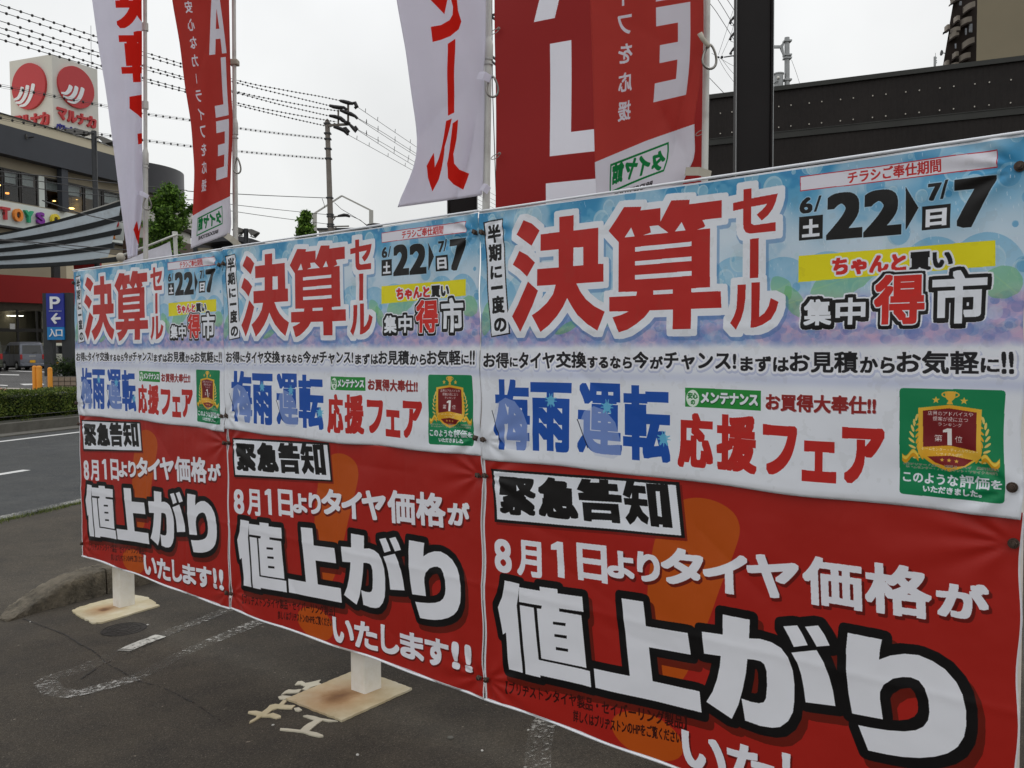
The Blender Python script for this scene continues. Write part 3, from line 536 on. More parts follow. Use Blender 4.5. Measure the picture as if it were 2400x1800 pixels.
# ================================================================== MATERIALS
M = {}
def asphalt(name, c, patch=.34, speck=.5, worn=(.1,.095,.085), bm=.5):
    m, n, b, _ = newmat(name); z1 = noise(n, .55, 5, .6); z2 = noise(n, 95, 3, .7); z3 = noise(n, 3.2, 6, .7); v = n.nodes.new('ShaderNodeTexVoronoi'); v.inputs['Scale'].default_value = 130
    t = n.nodes.new('ShaderNodeTexCoord'); n.links.new(t.outputs['Object'], v.inputs['Vector'])
    a = rampn(n, z1.outputs[0], [(.34, [q*(1-patch) for q in c]), (.66, [q*(1+patch*1.15) for q in c])])
    k = rampn(n, z2.outputs[0], [(.3, (.62,.62,.62)), (.55, (1,1,1)), (.75, (1.6,1.6,1.6))]); o = mixc(n, 1., a.outputs[0], k.outputs[0], 'MULTIPLY')
    k3 = rampn(n, z3.outputs[0], [(.35, (.78,.78,.79)), (.7, (1.24,1.20,1.12))]); o = mixc(n, 1., o, k3.outputs[0], 'MULTIPLY')
    w_ = noise(n, 210, 1, .5); s = rampn(n, w_.outputs[0], [(.66, (0,0,0)), (.72, (1,1,1))]); o = mixc(n, s.outputs[0], o, [q*3.2 for q in c]); w2 = noise(n, 38, 2, .5); s2 = rampn(n, w2.outputs[0], [(.74, (0,0,0)), (.77, (1,1,1))]); o = mixc(n, s2.outputs[0], o, [q*3.6 for q in c]); w3 = noise(n, 1.1, 4, .6); s3 = rampn(n, w3.outputs[0], [(.62, (1,1,1)), (.72, (.72,.72,.73))]); o = mixc(n, 1., o, s3.outputs[0], 'MULTIPLY')
    n.links.new(o, b.inputs['Base Color']); b.inputs['Roughness'].default_value = .85; b.inputs['Specular IOR Level'].default_value = .25
    bump(n, b, v.outputs['Distance'], bm, .004); return m
M['lot'] = asphalt('forecourt_asphalt', (.053, .046, .036))
M['road'] = asphalt('road_asphalt', (.050, .053, .054), .1)
M['farlot'] = asphalt('far_lot_asphalt', (.085, .085, .085), .15)
M['ground'] = mat('plain_ground', (.12, .12, .10), .9, var=.2, scale=.2)
M['kerb'] = mat('old_kerb_concrete', (.14, .12, .088), .95, var=.3, scale=9, bmp=1., bscale=45, dist=.02, dirt=((.045,.04,.03), 6))
M['farkerb'] = mat('kerb_concrete', (.11, .105, .09), .95, var=.25, scale=5, bmp=.4)
M['pad'] = None
M['whitepost'] = mat('white_painted_steel', (.78, .76, .70), .45, var=.05, scale=8, dirt=((.68,.64,.54), 5), bmp=.05)
M['pole'] = mat('white_plastic_pole', (.60, .60, .56), .4, var=.06, scale=3, dirt=((.42,.41,.38), 5))
M['cap'] = mat('grey_plastic', (.5, .5, .48), .5)
M['bolt'] = mat('rusty_bolt', (.075, .052, .04), .55, .5, var=.5, scale=60)
M['tie'] = mat('dark_tie_cord', (.03, .024, .02), .7)
M['black'] = mat('black_painted_steel', (.014, .012, .012), .5, spec=.15, var=.1, scale=4)
M['steel'] = mat('dull_steel', (.25, .24, .22), .35, .9, var=.15)
M['darksteel'] = mat('dark_steel', (.04, .042, .045), .5, .2)
M['galv'] = mat('galvanised_steel', (.33, .34, .34), .5, .3, var=.12)
M['concpole'] = mat('pole_concrete', (.17, .15, .13), .9, var=.12, scale=3)
M['wire'] = mat('cable_black', (.03, .03, .032), .6)
M['ins'] = mat('insulator_cover', (.016, .014, .014), .5)
M['cream'] = mat('cream_render', (.56, .50, .37), .9, var=.05, scale=.3)
M['beige'] = mat('beige_wall', (.27, .235, .17), .9, var=.08, scale=.3)
M['tan'] = mat('tan_wall', (.235, .20, .135), .9, var=.04, scale=.5)
M['navy'] = mat('charcoal_panel', (.035, .039, .048), .6, var=.1, scale=.4)
M['navy2'] = mat('charcoal_drum', (.04, .04, .045), .45, var=.1, scale=.4)
M['signwhite'] = mat('white_sign_board', (.62, .66, .62), .7, var=.04, scale=.5)
M['greywhite'] = mat('pale_grey_board', (.46, .45, .41), .7, var=.04, scale=.2)
M['redwall'] = mat('red_fascia', (.36, .02, .018), .75, var=.08, scale=.2)
M['sred'] = mat('sign_red', (.46, .035, .04), .5, var=.03)
M['frame'] = mat('dark_window_frame', (.03, .027, .025), .5)
M['glass'] = glass('window_glass')
M['inside'] = mat('brown_interior', (.085, .05, .035), .9, var=.3, scale=.35)
M['inside2'] = mat('shop_interior', (.12, .10, .07), .9, var=.6, scale=.6)
M['blind'] = mat('pale_blind', (.7, .7, .68), .8)
M['slat'] = mat('pale_blue_slat', (.52, .59, .64), .7, var=.08, scale=.6, dirt=((.42,.46,.49), 1.2))
M['rib'] = mat('dark_rib', (.03, .034, .036), .7)
M['orange'] = mat('orange_bollard', (.68, .27, .02), .5, var=.06)
M['pblue'] = mat('deep_blue_sign', (.016, .028, .26), .5, var=.03)
M['cyan'] = mat('light_blue_sign', (.01, .19, .48), .5, var=.03)
M['white'] = mat('white_letter', (.72, .74, .76), .6, var=.03)
M['brick'] = mat('planter_brick', (.25, .20, .15), .9, var=.18, scale=3)
M['tyre'] = mat('tyre_rubber', (.015, .015, .015), .9); M['rim'] = mat('wheel_rim', (.3, .3, .3), .3, .8)
M['cglass'] = mat('dark_car_glass', (.012, .014, .015), .08, spec=.8)
M['taillight'] = mat('tail_light', (.4, .02, .02), .2); M['yplate'] = mat('yellow_plate', (.8, .42, .02), .5)
M['darkwall'] = None
M['brown'] = mat('tower_brown', (.036, .026, .022), .85, var=.2, scale=.4)
M['balc'] = mat('balcony_band', (.30, .265, .225), .8, var=.06, scale=.4)
M['bark'] = mat('bark', (.10, .08, .06), .95, var=.3, scale=8, bmp=.5, bscale=20, dist=.02)
M['leafA'] = leafmat('ginkgo_leaf', (.03, .07, .012), (.09, .18, .028), (.22, .38, .06))
M['leafB'] = leafmat('dark_leaf', (.012, .024, .010), (.03, .05, .018), (.06, .10, .03))
M['hedge'] = leafmat('hedge_leaf', (.04, .07, .014), (.10, .15, .03), (.24, .28, .06))
M['grass'] = leafmat('verge_grass', (.04, .06, .02), (.10, .13, .03), (.22, .24, .08))
M['tape'] = mat('grimy_strap', (.42, .39, .32), .7, var=.1)
M['purple'] = mat('purple_letter', (.20, .02, .30), .5); M['green'] = mat('green_letter', (.02, .35, .17), .5); M['yellow'] = mat('yellow_letter', (.70, .55, .03), .5); M['orl'] = mat('orange_letter', (.75, .24, .03), .5)
M['bluel'] = mat('blue_letter', (.02, .02, .22), .5)

def paintmat(name, c, lo, hi, scale=26, floor=0.):
    m, n, b, out = newmat(name); z = noise(n, scale, 8, .72); z2 = noise(n, 2.2, 3, .5); a = n.nodes.new('ShaderNodeMath'); a.operation = 'MULTIPLY_ADD'; a.inputs[1].default_value = .55
    n.links.new(z2.outputs[0], a.inputs[0]); n.links.new(z.outputs[0], a.inputs[2]); r = rampn(n, a.outputs[0], [(lo-.22, (0,0,0)), (lo, (floor,)*3), (hi, (1,1,1))])
    k = rampn(n, z.outputs[0], [(.3, [q*.75 for q in c]), (.7, c)]); n.links.new(k.outputs[0], b.inputs['Base Color']); b.inputs['Roughness'].default_value = .8
    t = n.nodes.new('ShaderNodeBsdfTransparent'); x = n.nodes.new('ShaderNodeMixShader'); n.links.new(r.outputs[0], x.inputs[0]); n.links.new(t.outputs[0], x.inputs[1]); n.links.new(b.outputs[0], x.inputs[2]); n.links.new(x.outputs[0], out.inputs[0]); return m
M['line'] = paintmat('road_line_paint', (.62, .62, .60), .40, .52)
M['worn'] = paintmat('worn_line_paint', (.42, .41, .37), .84, .97, 42, .07)
M['wornmid'] = paintmat('half_worn_line_paint', (.50, .49, .45), .80, .93, 40, .11)
M['freshbit'] = paintmat('remaining_line_paint', (.60, .59, .53), .60, .72, 34, .3)
M['crack'] = paintmat('crack_dark', (.024, .021, .018), .68, .80, 22)

# ================================================================== THE GROUND
RD = Vector((.292, .956)); RN = Vector((.956, -.292))           # along the road; towards the forecourt
def rw(t, w_): q = RD*t+RN*w_; return q.x, q.y
def sheet(name, ts, ws, m, zf, lift=0., **kw):
    vs = []; 
    for t in ts:
        for w_ in ws: x, y = rw(t, w_); vs.append((x, y, zf(x, y)+lift))
    W = len(ws); fs = [(i*W+j, (i+1)*W+j, (i+1)*W+j+1, i*W+j+1) for i in range(len(ts)-1) for j in range(W-1)]
    mb = MB(); mb.add(vs, fs); o = obj(name, mb, m, smooth=True, kind='structure', **kw); return o
_a = lambda lo, hi, st: list(np.arange(lo, hi, st))
def zlot(x, y):
    w_ = x*RN.x+y*RN.y; return gz(x, y)
sheet('parking_forecourt', _a(-8, 16, .4)+_a(16, 62, 5), _a(-7.25, 16, .4)+[16, 30, 60], M['lot'], zlot)
sheet('road', [-60, -8, 0, 8, 20, 60, 400], [-14.45, -10.8, -7.25], M['road'], lambda x, y: -.154)
def zfar(x, y): return .14+.0052*max(0, y-14)
sheet('supermarket_car_park', [-80, 0, 20, 40, 60, 90, 260], [-120, -60, -40, -30, -15.15], M['farlot'], zfar)
mb = MB(); mb.add([(-3000, -3000, -.4), (3000, -3000, -.4), (3000, 3000, -.4), (-3000, 3000, -.4)], [(0,1,2,3)]); obj('ground', mb, M['ground'], kind='structure')
# far kerb with its gutter
mb = MB()
for a, b, h in ((-14.95, -14.45, -.13), (-15.2, -14.92, .06)):
    p = [rw(-60, a), rw(-60, b), rw(200, b), rw(200, a)]; mb.hexa([(x, y, -.4) for x, y in p], [(x, y, h) for x, y in p])
obj('far_kerb', mb, M['farkerb'], kind='structure')
mb = MB(); p = [rw(-60, -16.9), rw(-60, -15.19), rw(200, -15.19), rw(200, -16.9)]; mb.hexa([(x, y, -.5) for x, y in p], [(x, y, .10) for x, y in p]); obj('planting_strip', mb, M['ground'], kind='structure')
# painted road lines
def rline(name, w_, t0, t1, wd, m, lift=.004, label=None):
    n = max(2, int((t1-t0)/.5)); A = []; B = []
    for i in range(n+1):
        t = t0+(t1-t0)*i/n; x, y = rw(t, w_-wd/2); A.append((x, y, -.154+lift)); x, y = rw(t, w_+wd/2); B.append((x, y, -.154+lift))
    mb = MB(); mb.strip(A, B); return obj(name, mb, m, kind='structure')
rline('road_edge_line', -13.8, -60, 200, .16, M['line'])
for k in range(-6, 22): rline('centre_dash', -10.08, 9.55-6+k*11-11, 9.55+k*11-11, .15, M['line'])
rline('near_edge_line', -7.42, -60, 200, .15, M['wornmid'])
# kerb that ramps down to the ground at its end, one stone after the other
kp = [gp(18, 1458), gp(100, 1432), gp(189, 1410), gp(251, 1393)]; kd = (kp[3]-kp[1]).normalized()
pth = [kp[0], kp[0].lerp(kp[1], .5), kp[1], kp[1].lerp(kp[2], .5), kp[2], kp[3]]+[kp[3]+kd*q for q in (.35, .36, .9, 1.0, 1.9, 2.8)]
hts = [.012, .035, .08, .135, .165, .172, .175, .174, .176, .174, .175, .175]
kt = thing('kerb', 'rough weathered concrete kerb ramping down to the asphalt beside the left post', 'kerb', pth[0])
cuts = [0, 5, 8, 11]
for c0, c1 in zip(cuts, cuts[1:]):
    seg = list(range(c0, c1+1)); rings = []
    for jj, i in enumerate(seg):
        P = pth[i].copy(); dn = kd.copy()
        if jj == 0 and c0: P = P+kd*.006
        if jj == len(seg)-1: P = P-kd*.006
        side = Vector((-kd.y, kd.x, 0)); h = hts[i]; wdt = .10 if i == 0 else .21; z = gz(P.x, P.y)
        r = [(0, -.05), (0, h*.4), (.003, h*.8), (.012, h*.95), (.03, h), (wdt*.5, h*1.01), (wdt*.9, h*.99), (wdt, h*.85), (wdt+.01, -.05)]
        rings.append([P+side*a+Vector((0, 0, z-P.z+hh)) for a, hh in r])
    # subdivide for rough, chipped edges
    rr = []
    for a, b in zip(rings, rings[1:]):
        n = max(1, int((a[0]-b[0]).length/.015)); rr += [[p.lerp(q, k/n) for p, q in zip(a, b)] for k in range(n)]
    rr.append(rings[-1]); R = len(rr[0])
    for q in rr:
        for i in range(1, R-1): q[i] = q[i]+Vector((rnd.gauss(0, .0025), rnd.gauss(0, .0025), rnd.gauss(0, .003)))
    mb = MB(); mb.add([p for q in rr for p in q], [(i*R+k, (i+1)*R+k, (i+1)*R+k+1, i*R+k+1) for i in range(len(rr)-1) for k in range(R-1)]+[tuple(range(R)), tuple((len(rr)-1)*R+k for k in range(R))[::-1]])
    obj('kerb_stone', mb, M['kerb'], kt, smooth='auto')
# parking bay lines, worn away in most places
def ribbon(name, px, wd, m, lift=.004, jag=.0, **kw):
    P = [gp(x, y) for x, y in px]; A = []; B = []; D = []
    for a, b in zip(P, P[1:]):
        n = max(1, int((b-a).length/.04)); D += [a.lerp(b, k/n) for k in range(n)]
    D.append(P[-1])
    for i, p in enumerate(D):
        d = D[min(i+1, len(D)-1)]-D[max(i-1, 0)]; s_ = Vector((-d.y, d.x, 0)).normalized()*wd/2; j = rnd.uniform(-jag, jag)
        for L_, q in ((A, p+s_*(1+j)), (B, p-s_*(1+rnd.uniform(-jag, jag)))): L_.append((q.x, q.y, gz(q.x, q.y)+lift))
    mb = MB(); mb.strip(A, B); return obj(name, mb, m, kind='structure', **kw)
ribbon('parking_line', [(104,1604),(120,1590),(180,1573),(236,1550),(300,1522)], .11, M['worn'])
ribbon('parking_line', [(290,1527),(312,1516),(369,1494),(378,1491)], .085, M['freshbit'], jag=.12)
ribbon('parking_line', [(374,1492),(420,1474),(533,1431),(640,1390)], .10, M['wornmid'])
ribbon('parking_line', [(108,1602),(125,1622),(170,1628),(206,1620),(271,1604),(321,1589)], .10, M['wornmid'])
ribbon('parking_line', [(318,1590),(420,1537),(500,1502)], .09, M['worn'])
ribbon('parking_line', [(495,1504),(600,1461),(700,1425)], .10, M['wornmid'])
ribbon('parking_line', [(1290,1670),(1272,1705),(1262,1750),(1258,1820)], .10, M['worn'])
for px in ([(54,1451),(100,1468),(152,1488),(190,1512),(217,1525),(250,1556),(282,1573),(325,1597),(380,1612),(452,1647),(500,1680),(545,1705)],):
    ribbon('crack', px, .008, M['crack'], .003, .5)
ribbon('asphalt_seam', [(190,1592),(237,1560),(330,1520),(420,1480),(520,1440)], .010, M['crack'], .003, .4)

# grass on the road's near edge
def blades(n, pos, h0, h1, wd, lean=.5):
    mb = MB()
    for i in range(n):
        p = pos(); h = rnd.uniform(h0, h1); a = rnd.uniform(0, 6.28); dx = Vector((math.cos(a), math.sin(a), 0))*wd; ln = Vector((rnd.gauss(0, lean), rnd.gauss(0, lean), 0))*h
        mb.add([p-dx, p+dx, p+ln+Vector((0, 0, h))], [(0, 1, 2)])
    return mb
def gpos():
    t = rnd.uniform(4.5, 16); k = .5+.5*math.sin(t*2.3)*math.sin(t*5.1+1); w_ = -7.3+abs(rnd.gauss(0, .03+.05*k)); x, y = rw(t, w_); return Vector((x, y, gz(x, y)-.004))
o = obj('grass', blades(9000, gpos, .012, .05, .004), M['grass'], kind='stuff'); tag(o, 'low ragged grass growing along the near edge of the road', 'grass')
# small stones on the forecourt
for i, (x, y, r) in enumerate(((1056,1731,.012),(1238,1712,.006),(838,1770,.007),(222,1437,.007),(346,1465,.007),(71,1458,.006),(149,1467,.006),(640,1700,.006),(1130,1760,.006),(450,1520,.005))):
    mb = MB(); mb.ball((0,0,0), r, 7, 5, (1.2,.9,.55)); P = gp(x, y)
    o = obj('pebble', mb, M['greywhite'] if i % 3 else M['farkerb'], None); o.location = P+Vector((0,0,r*.3)); o.rotation_euler = (0, 0, i)
    tag(o, ['largest loose pebble, on the asphalt below the middle red banner', 'tiny pebble under the seam of the middle and right red banners', 'tiny pebble right below the square footing', 'tiny pebble between the kerb and the left footing', 'tiny pebble just right of the round drain cover', 'tiny pebble at the low end of the kerb', 'tiny pebble on the crack near the kerb end', 'tiny pebble in front of the peeling paint strips', 'tiny pebble on open asphalt right of the square footing', 'tiny pebble beside the faded upper parking line'][i], 'pebble', 'pebbles scattered on the forecourt')
# clear bottle cap near the left post
# valve cover
M['iron'] = mat('worn_iron', (.032, .028, .024), .8, .2, var=.3, scale=20); C = gp(291, 1476); vc = thing('drain_cover', 'small round dark iron cover with ridged rings set in the asphalt', 'cover', C)
mb = MB(); n = 40
mb.hexa([C+Vector((.125*math.cos(a), .125*math.sin(a), -.02)) for a in np.linspace(0, 6.283, n+1)[:-1]], [C+Vector((.125*math.cos(a), .125*math.sin(a), .004)) for a in np.linspace(0, 6.283, n+1)[:-1]])
obj('plate', mb, M['iron'], vc)
for r in (.118, .09, .06, .03):
    mb = MB(); mb.tube([C+Vector((r*math.cos(a), r*math.sin(a), .004)) for a in np.linspace(0, 6.283, 33)], .0025, 5); obj('ring', mb, M['iron'], vc, smooth=True)
for k in range(8):
    a = k*math.pi/4; mb = MB(); mb.tube([C+Vector((q*math.cos(a), q*math.sin(a), .004)) for q in (.035, .112)], .0022, 5); obj('rib', mb, M['iron'], vc)

# ================================================================== THE BANNER STAND
TH = .85909; U = Vector((-math.sin(TH), math.cos(TH), 0)); NN = Vector((math.cos(TH), math.sin(TH), 0)); S0 = 5.81715; BD = 2.38745
ORG = NN*BD+U*S0; PHI = TH-math.pi/2; SL = .0026
def zt(x): return EYE+.5176+SL*(S0-2)-SL*x
def L(x, y, z): return ORG-U*x+NN*y+Vector((0, 0, z))          # banner frame: x left to right, y away, z up
RM = Matrix.Rotation(PHI, 3, 'Z')
st = thing('banner_stand', 'long white steel stand on square posts that carries the six sale banners', 'stand', L(0, 0, 0))
rust = mat('rusty_white_steel', (.74, .71, .64), .5, var=.06, scale=9, dirt=((.40,.24,.10), 16))
for px in (.35, 2.76, 5.12):
    b = L(px, .12, 0); z0 = gz(b.x, b.y); mb = MB(); mb.box(L(px, .12, (z0+1.95)/2), (.10, .10, 1.95-z0), RM); obj('post', mb, M['whitepost'], st, bevel=.006)
for zz in (2.0, 1.1, .19):
    mb = MB(); mb.beam(L(.01, .052, zz-.0), L(5.39, .052, zz-5.38*SL), .03); obj('rail', mb, M['whitepost'], st)
for px in (.02, 1.8, 3.6, 5.375):
    mb = MB(); mb.beam(L(px, .052, .2), L(px, .052, 1.98-px*SL), .026); obj('upright', mb, M['whitepost'], st)
for px in (.35, 2.76, 5.12):
    for zz in (1.93, 1.1, .24): mb = MB(); mb.box(L(px, .06, zz-px*SL), (.12, .02, .05), RM); obj('bracket', mb, M['galv'], st)
# painted concrete footings with peeling paint round them
def padmat(name, C0, rad):
    m, n, b, out = newmat(name); z = noise(n, 5, 6, .65); r = rampn(n, z.outputs[0], [(.3, (.44,.37,.22)), (.5, (.54,.47,.31)), (.7, (.60,.56,.43))])
    t = n.nodes.new('ShaderNodeTexCoord'); mp = n.nodes.new('ShaderNodeMapping'); n.links.new(t.outputs['Object'], mp.inputs[0]); mp.inputs['Location'].default_value = tuple(-q for q in C0)
    z2 = noise(n, 6, 5, .6); vm2 = n.nodes.new('ShaderNodeVectorMath'); vm2.operation = 'SCALE'; vm2.inputs['Scale'].default_value = .16; n.links.new(z2.outputs['Color'], vm2.inputs[0]); va = n.nodes.new('ShaderNodeVectorMath'); va.operation = 'ADD'; n.links.new(mp.outputs[0], va.inputs[0]); n.links.new(vm2.outputs[0], va.inputs[1])
    vs = n.nodes.new('ShaderNodeVectorMath'); vs.operation = 'SUBTRACT'; n.links.new(va.outputs[0], vs.inputs[0]); vs.inputs[1].default_value = (.08, .08, .08)
    ln = n.nodes.new('ShaderNodeVectorMath'); ln.operation = 'LENGTH'; n.links.new(vs.outputs[0], ln.inputs[0]); k = rampn(n, ln.outputs['Value'], [(rad*.1, (.9,.9,.9)), (rad*.75, (0,0,0))])
    o = mixc(n, k.outputs[0], r.outputs[0], (.34, .15, .035)); k2 = rampn(n, ln.outputs['Value'], [(.02, (1,1,1)), (rad*.3, (0,0,0))]); o = mixc(n, k2.outputs[0], o, (.15, .065, .02))
    n.links.new(o, b.inputs['Base Color']); b.inputs['Roughness'].default_value = .8; bump(n, b, noise(n, 60, 4).outputs[0], .25, .003); return m
def pad(px, C0, jag, rad, label=None, sub=26):
    P = [gp(x, y) for x, y in px]; pts = []
    for a, b in zip(P, P[1:]+P[:1]):
        for k in range(sub): q = a.lerp(b, k/sub); pts.append(q+Vector((rnd.gauss(0, jag), rnd.gauss(0, jag), 0)))
    mb = MB(); mb.hexa([(p.x, p.y, gz(p.x, p.y)-.01) for p in pts], [(p.x, p.y, gz(p.x, p.y)+.009) for p in pts]); return obj('footing', mb, padmat('footing_paint', C0, rad), st, label=label, world=False)
# footings sit flat in world coordinates under the stand
def fix(o): o.data.transform(Matrix.Translation(-parent_loc(o.parent))); o.data.transform(Matrix.Translation((0,0,0))); return o
pm = [( (671,1641),(801,1693),(966,1617),(840,1571) ), ((169,1433),(178,1444),(217,1463),(240,1461),(374,1422),(345,1402),(317,1397),(253,1407),(190,1424))]
rl = st.location
for pts, c, jag, lab in ((pm[0], gp(826, 1628), .0016, 'square yellowed footing with a rust stain'), (pm[1], gp(272, 1428), .003, 'rounded yellowed footing with a faint rust stain')):
    loc = Vector(c)-rl; fix(pad(pts, loc+Vector((-.06, -.03, 0)), jag, .36 if lab[0] == 's' else .22, lab, 26 if lab[0] == 's' else 9))
b = L(5.12, .12, 0); mb = MB(); q = [b+RM@Vector((i*.2, j*.22, 0)) for i, j in ((-1,-1),(1,-1),(1,1),(-1,1))]; mb.hexa([(p.x, p.y, gz(p.x, p.y)-.01) for p in q], [(p.x, p.y, gz(p.x, p.y)+.009) for p in q]); obj('footing', mb, padmat('footing_paint', b-rl, .2), st)
# peeling strips of paint beside the footing
sp = [[(691,1607),(698,1599),(708,1598),(716,1603),(728,1601),(752,1595),(747,1602),(756,1606),(742,1609),(730,1612),(718,1620),(708,1617),(716,1611),(704,1606)],
 [(659,1630),(668,1622),(676,1618),(690,1619),(707,1617),(700,1625),(684,1626),(672,1626),(664,1629)],[(652,1635),(662,1632),(684,1634),(675,1641),(655,1640)],
 [(632,1655),(645,1652),(654,1653),(664,1642),(672,1645),(664,1654),(680,1655),(692,1655),(684,1663),(668,1663),(650,1662),(638,1666),(625,1677),(640,1673),(657,1679),(659,1683),(648,1686),(632,1682),(612,1682),(604,1687),(595,1692),(584,1697),(586,1692),(600,1684),(602,1678),(581,1673),(583,1669),(600,1668),(614,1671),(626,1662)],
 [(710,1680),(720,1678),(738,1681),(750,1685),(792,1692),(770,1693),(756,1690),(744,1698),(730,1710),(724,1716),(742,1719),(757,1725),(758,1728),(748,1729),(728,1725),(712,1719),(690,1716),(656,1713),(657,1709),(676,1710),(704,1713),(712,1705),(722,1698),(738,1690),(726,1686)],[(689,1662),(700,1660),(708,1666),(700,1669),(692,1667)]]
for i, p in enumerate(sp):
    q = [gp(x, y) for x, y in p]; mb = MB(); mb.hexa([(v.x, v.y, gz(v.x, v.y)-.002) for v in q], [(v.x, v.y, gz(v.x, v.y)+.005) for v in q])
    o = obj('spilled_paint', mb, padmat('spilled_paint_cream', Vector((9, 9, 0)), .2) if i == 3 else mat('spilled_paint', (.52, .48, .37), .7, var=.1), None, kind='structure')

# ================================================================== BANNERS
IMW = white_banner_print(); IMR = red_banner_print()
MW = printmat('white_banner_cloth', IMW, .45, .10, .35, 4.); MR = printmat('red_banner_cloth', IMR, .42, .08, .35, 4.)
FAST = {'w': [(.015, .076), (1.777, .076), (.017, .855), (1.775, .856)], 'r': [(.014, .075), (1.776, .078), (.016, .862), (1.776, .864)]}
def banner_mesh(name, H, kind, seed, m):
    nx, ny = 220, 115; r = np.random.default_rng(seed); xs = np.linspace(0, 1.795, nx); zs = np.linspace(0, H, ny); X, Z = np.meshgrid(xs, zs); Yd = np.zeros_like(X)
    for k in range(7):
        a = r.uniform(-.5, .5); f = r.uniform(2, 7); Yd += .0011*np.sin(f*(X*math.cos(a)+Z*math.sin(a))*3+r.uniform(0, 6))
    for fx, fz in FAST[kind]:
        dx, dz = X-fx, Z-fz; d = np.hypot(dx, dz); an = np.arctan2(dz, dx); Yd += .005*np.exp(-(d/.03)**2); Yd += (.0075 if fx > .5 and kind == 'w' else .0045)*np.exp(-d/.15)*np.sin(an*8+seed+3*np.sin(an*2))*sstep(.01, .06, d)
    for k in range(5):
        cx, cz, an_ = r.uniform(.2, 1.6), r.uniform(.1, H-.1), r.uniform(-.9, .9); q_ = (X-cx)*math.sin(an_)+(Z-cz)*math.cos(an_); p_ = (X-cx)*math.cos(an_)-(Z-cz)*math.sin(an_); Yd += .003*np.exp(-np.abs(q_)/.03)*np.exp(-(p_/.22)**2)
    for fz_ in ((.45,) if kind == 'w' else (.5,)): Yd += -.0022*np.exp(-np.abs(Z-fz_)/.012)
    for fx_ in (.46, .9, 1.35): Yd += .002*np.exp(-np.abs(X-fx_)/.012)
    Yd += .004*np.sin(X*9+seed)*(Z/H)**6*(1 if kind == 'w' else -.6)
    Zs = Z+(.004*np.sin(X*3.6+seed*1.3)+.003*np.sin(X*11+seed))*(Z/H)**4 + (0.004*np.sin(X/1.8*math.pi))*(1-Z/H)**8
    e = (np.abs(X-.9)/.9)**10*.004*np.sin(Z*23+seed); Xs = X+e*np.sign(X-.9)
    vs = np.stack([Xs, Yd, -Zs], -1).reshape(-1, 3); me = bpy.data.meshes.new(name); fs = [(j*nx+i, (j+1)*nx+i, (j+1)*nx+i+1, j*nx+i+1) for j in range(ny-1) for i in range(nx-1)]
    me.from_pydata(vs.tolist(), [], fs); me.materials.append(m); uv = me.uv_layers.new(name='print'); li = np.zeros(len(me.loops), np.int32); me.loops.foreach_get('vertex_index', li)
    UV = np.stack([X/1.8, 1-Z/H], -1).reshape(-1, 2)[li]; uv.data.foreach_set('uv', UV.astype(np.float32).ravel())
    for p in me.polygons: p.use_smooth = True
    return me
LABW = ['light blue and white sale banner, farthest left of the upper row beside the road', 'light blue and white sale banner in the middle of the upper row', 'largest light blue and white sale banner, nearest on the right of the upper row']
LABR = ['red price notice banner, farthest left of the lower row above the footing by the kerb', 'red price notice banner in the middle of the lower row above the rust stained footing', 'largest red price notice banner, nearest on the right of the lower row']
bolt_mb = MB(); bolt_mb.tube([(0,.006,0),(0,-.002,0)], .013, 14); bolt_mb.tube([(0,0,0),(0,-.012,0)], .0095, 6); bolt_mb.tube([(0,-.010,0),(0,-.017,0)], .006, 8)
knot_mb = MB(); knot_mb.ball((0,-.008,.0), .011, 8, 6, (1.1,.9,.9)); knot_mb.tube([(-.012,-.006,.004),(-.004,-.014,-.004),(.006,-.012,.006),(.012,-.004,-.004)], .0045, 6); knot_mb.tube([(-.004,-.002,-.008),(.006,-.016,-.004),(.002,-.012,.010)], .004, 6)
def banner(i, kind):
    H = .930 if kind == 'w' else .945; me = banner_mesh('sale_banner', H, kind, i*3+(1 if kind == 'w' else 2), MW if kind == 'w' else MR)
    o = link(bpy.data.objects.new('sale_banner', me)); x0 = i*1.8+.0025; yoff = {0: 0, 1: .002, 2: 0}[i]+(0 if kind == 'w' else .010)
    zz = zt(x0)-(0 if kind == 'w' else .918)+(.004 if i == 1 else 0)*(1 if kind == 'w' else 0)
    o.location = L(x0, yoff, zz); o.rotation_euler = (0, SL, PHI); md = o.modifiers.new('cloth', 'SOLIDIFY'); md.thickness = .0016; md.offset = -1
    tag(o, (LABW if kind == 'w' else LABR)[i], 'banner', 'sale banners on the white stand')
    for k, (fx, fz) in enumerate(FAST[kind]):
        knot = not (i == 2 and k in (1, 3)); c = obj('tie' if knot else 'bolt', knot_mb if knot else bolt_mb, M['bolt'] if not knot else M['bolt'], o, smooth='auto', world=False); c.location = (fx, .001, -fz); c.rotation_euler = (0, rnd.uniform(-1, 1), 0)
        if i == 2 and k in (1, 3): c['label'] = 'rusty hexagonal bolt with a washer'
    # hem: folded edge over the rail
    mb = MB(); top = [(x, -.002, .004) for x in np.linspace(0, 1.795, 40)]
    if kind == 'w': mb.tube(top, .0045, 7); obj('hem', mb, M['hem'], o, smooth=True, world=False)
    else: 
        mb.tube([(x, .001, -H+.001-(.004*math.sin(x*3.6+(i*3+2)*1.3)+.003*math.sin(x*11+i*3+2))) for x in np.linspace(0, 1.795, 60)], .0045, 6); obj('hem', mb, M['hem'], o, smooth=True, world=False)
    return o
M['hem'] = mat('white_hem', (.80, .82, .86), .45, var=.03)
for i in range(3): banner(i, 'w'); banner(i, 'r')

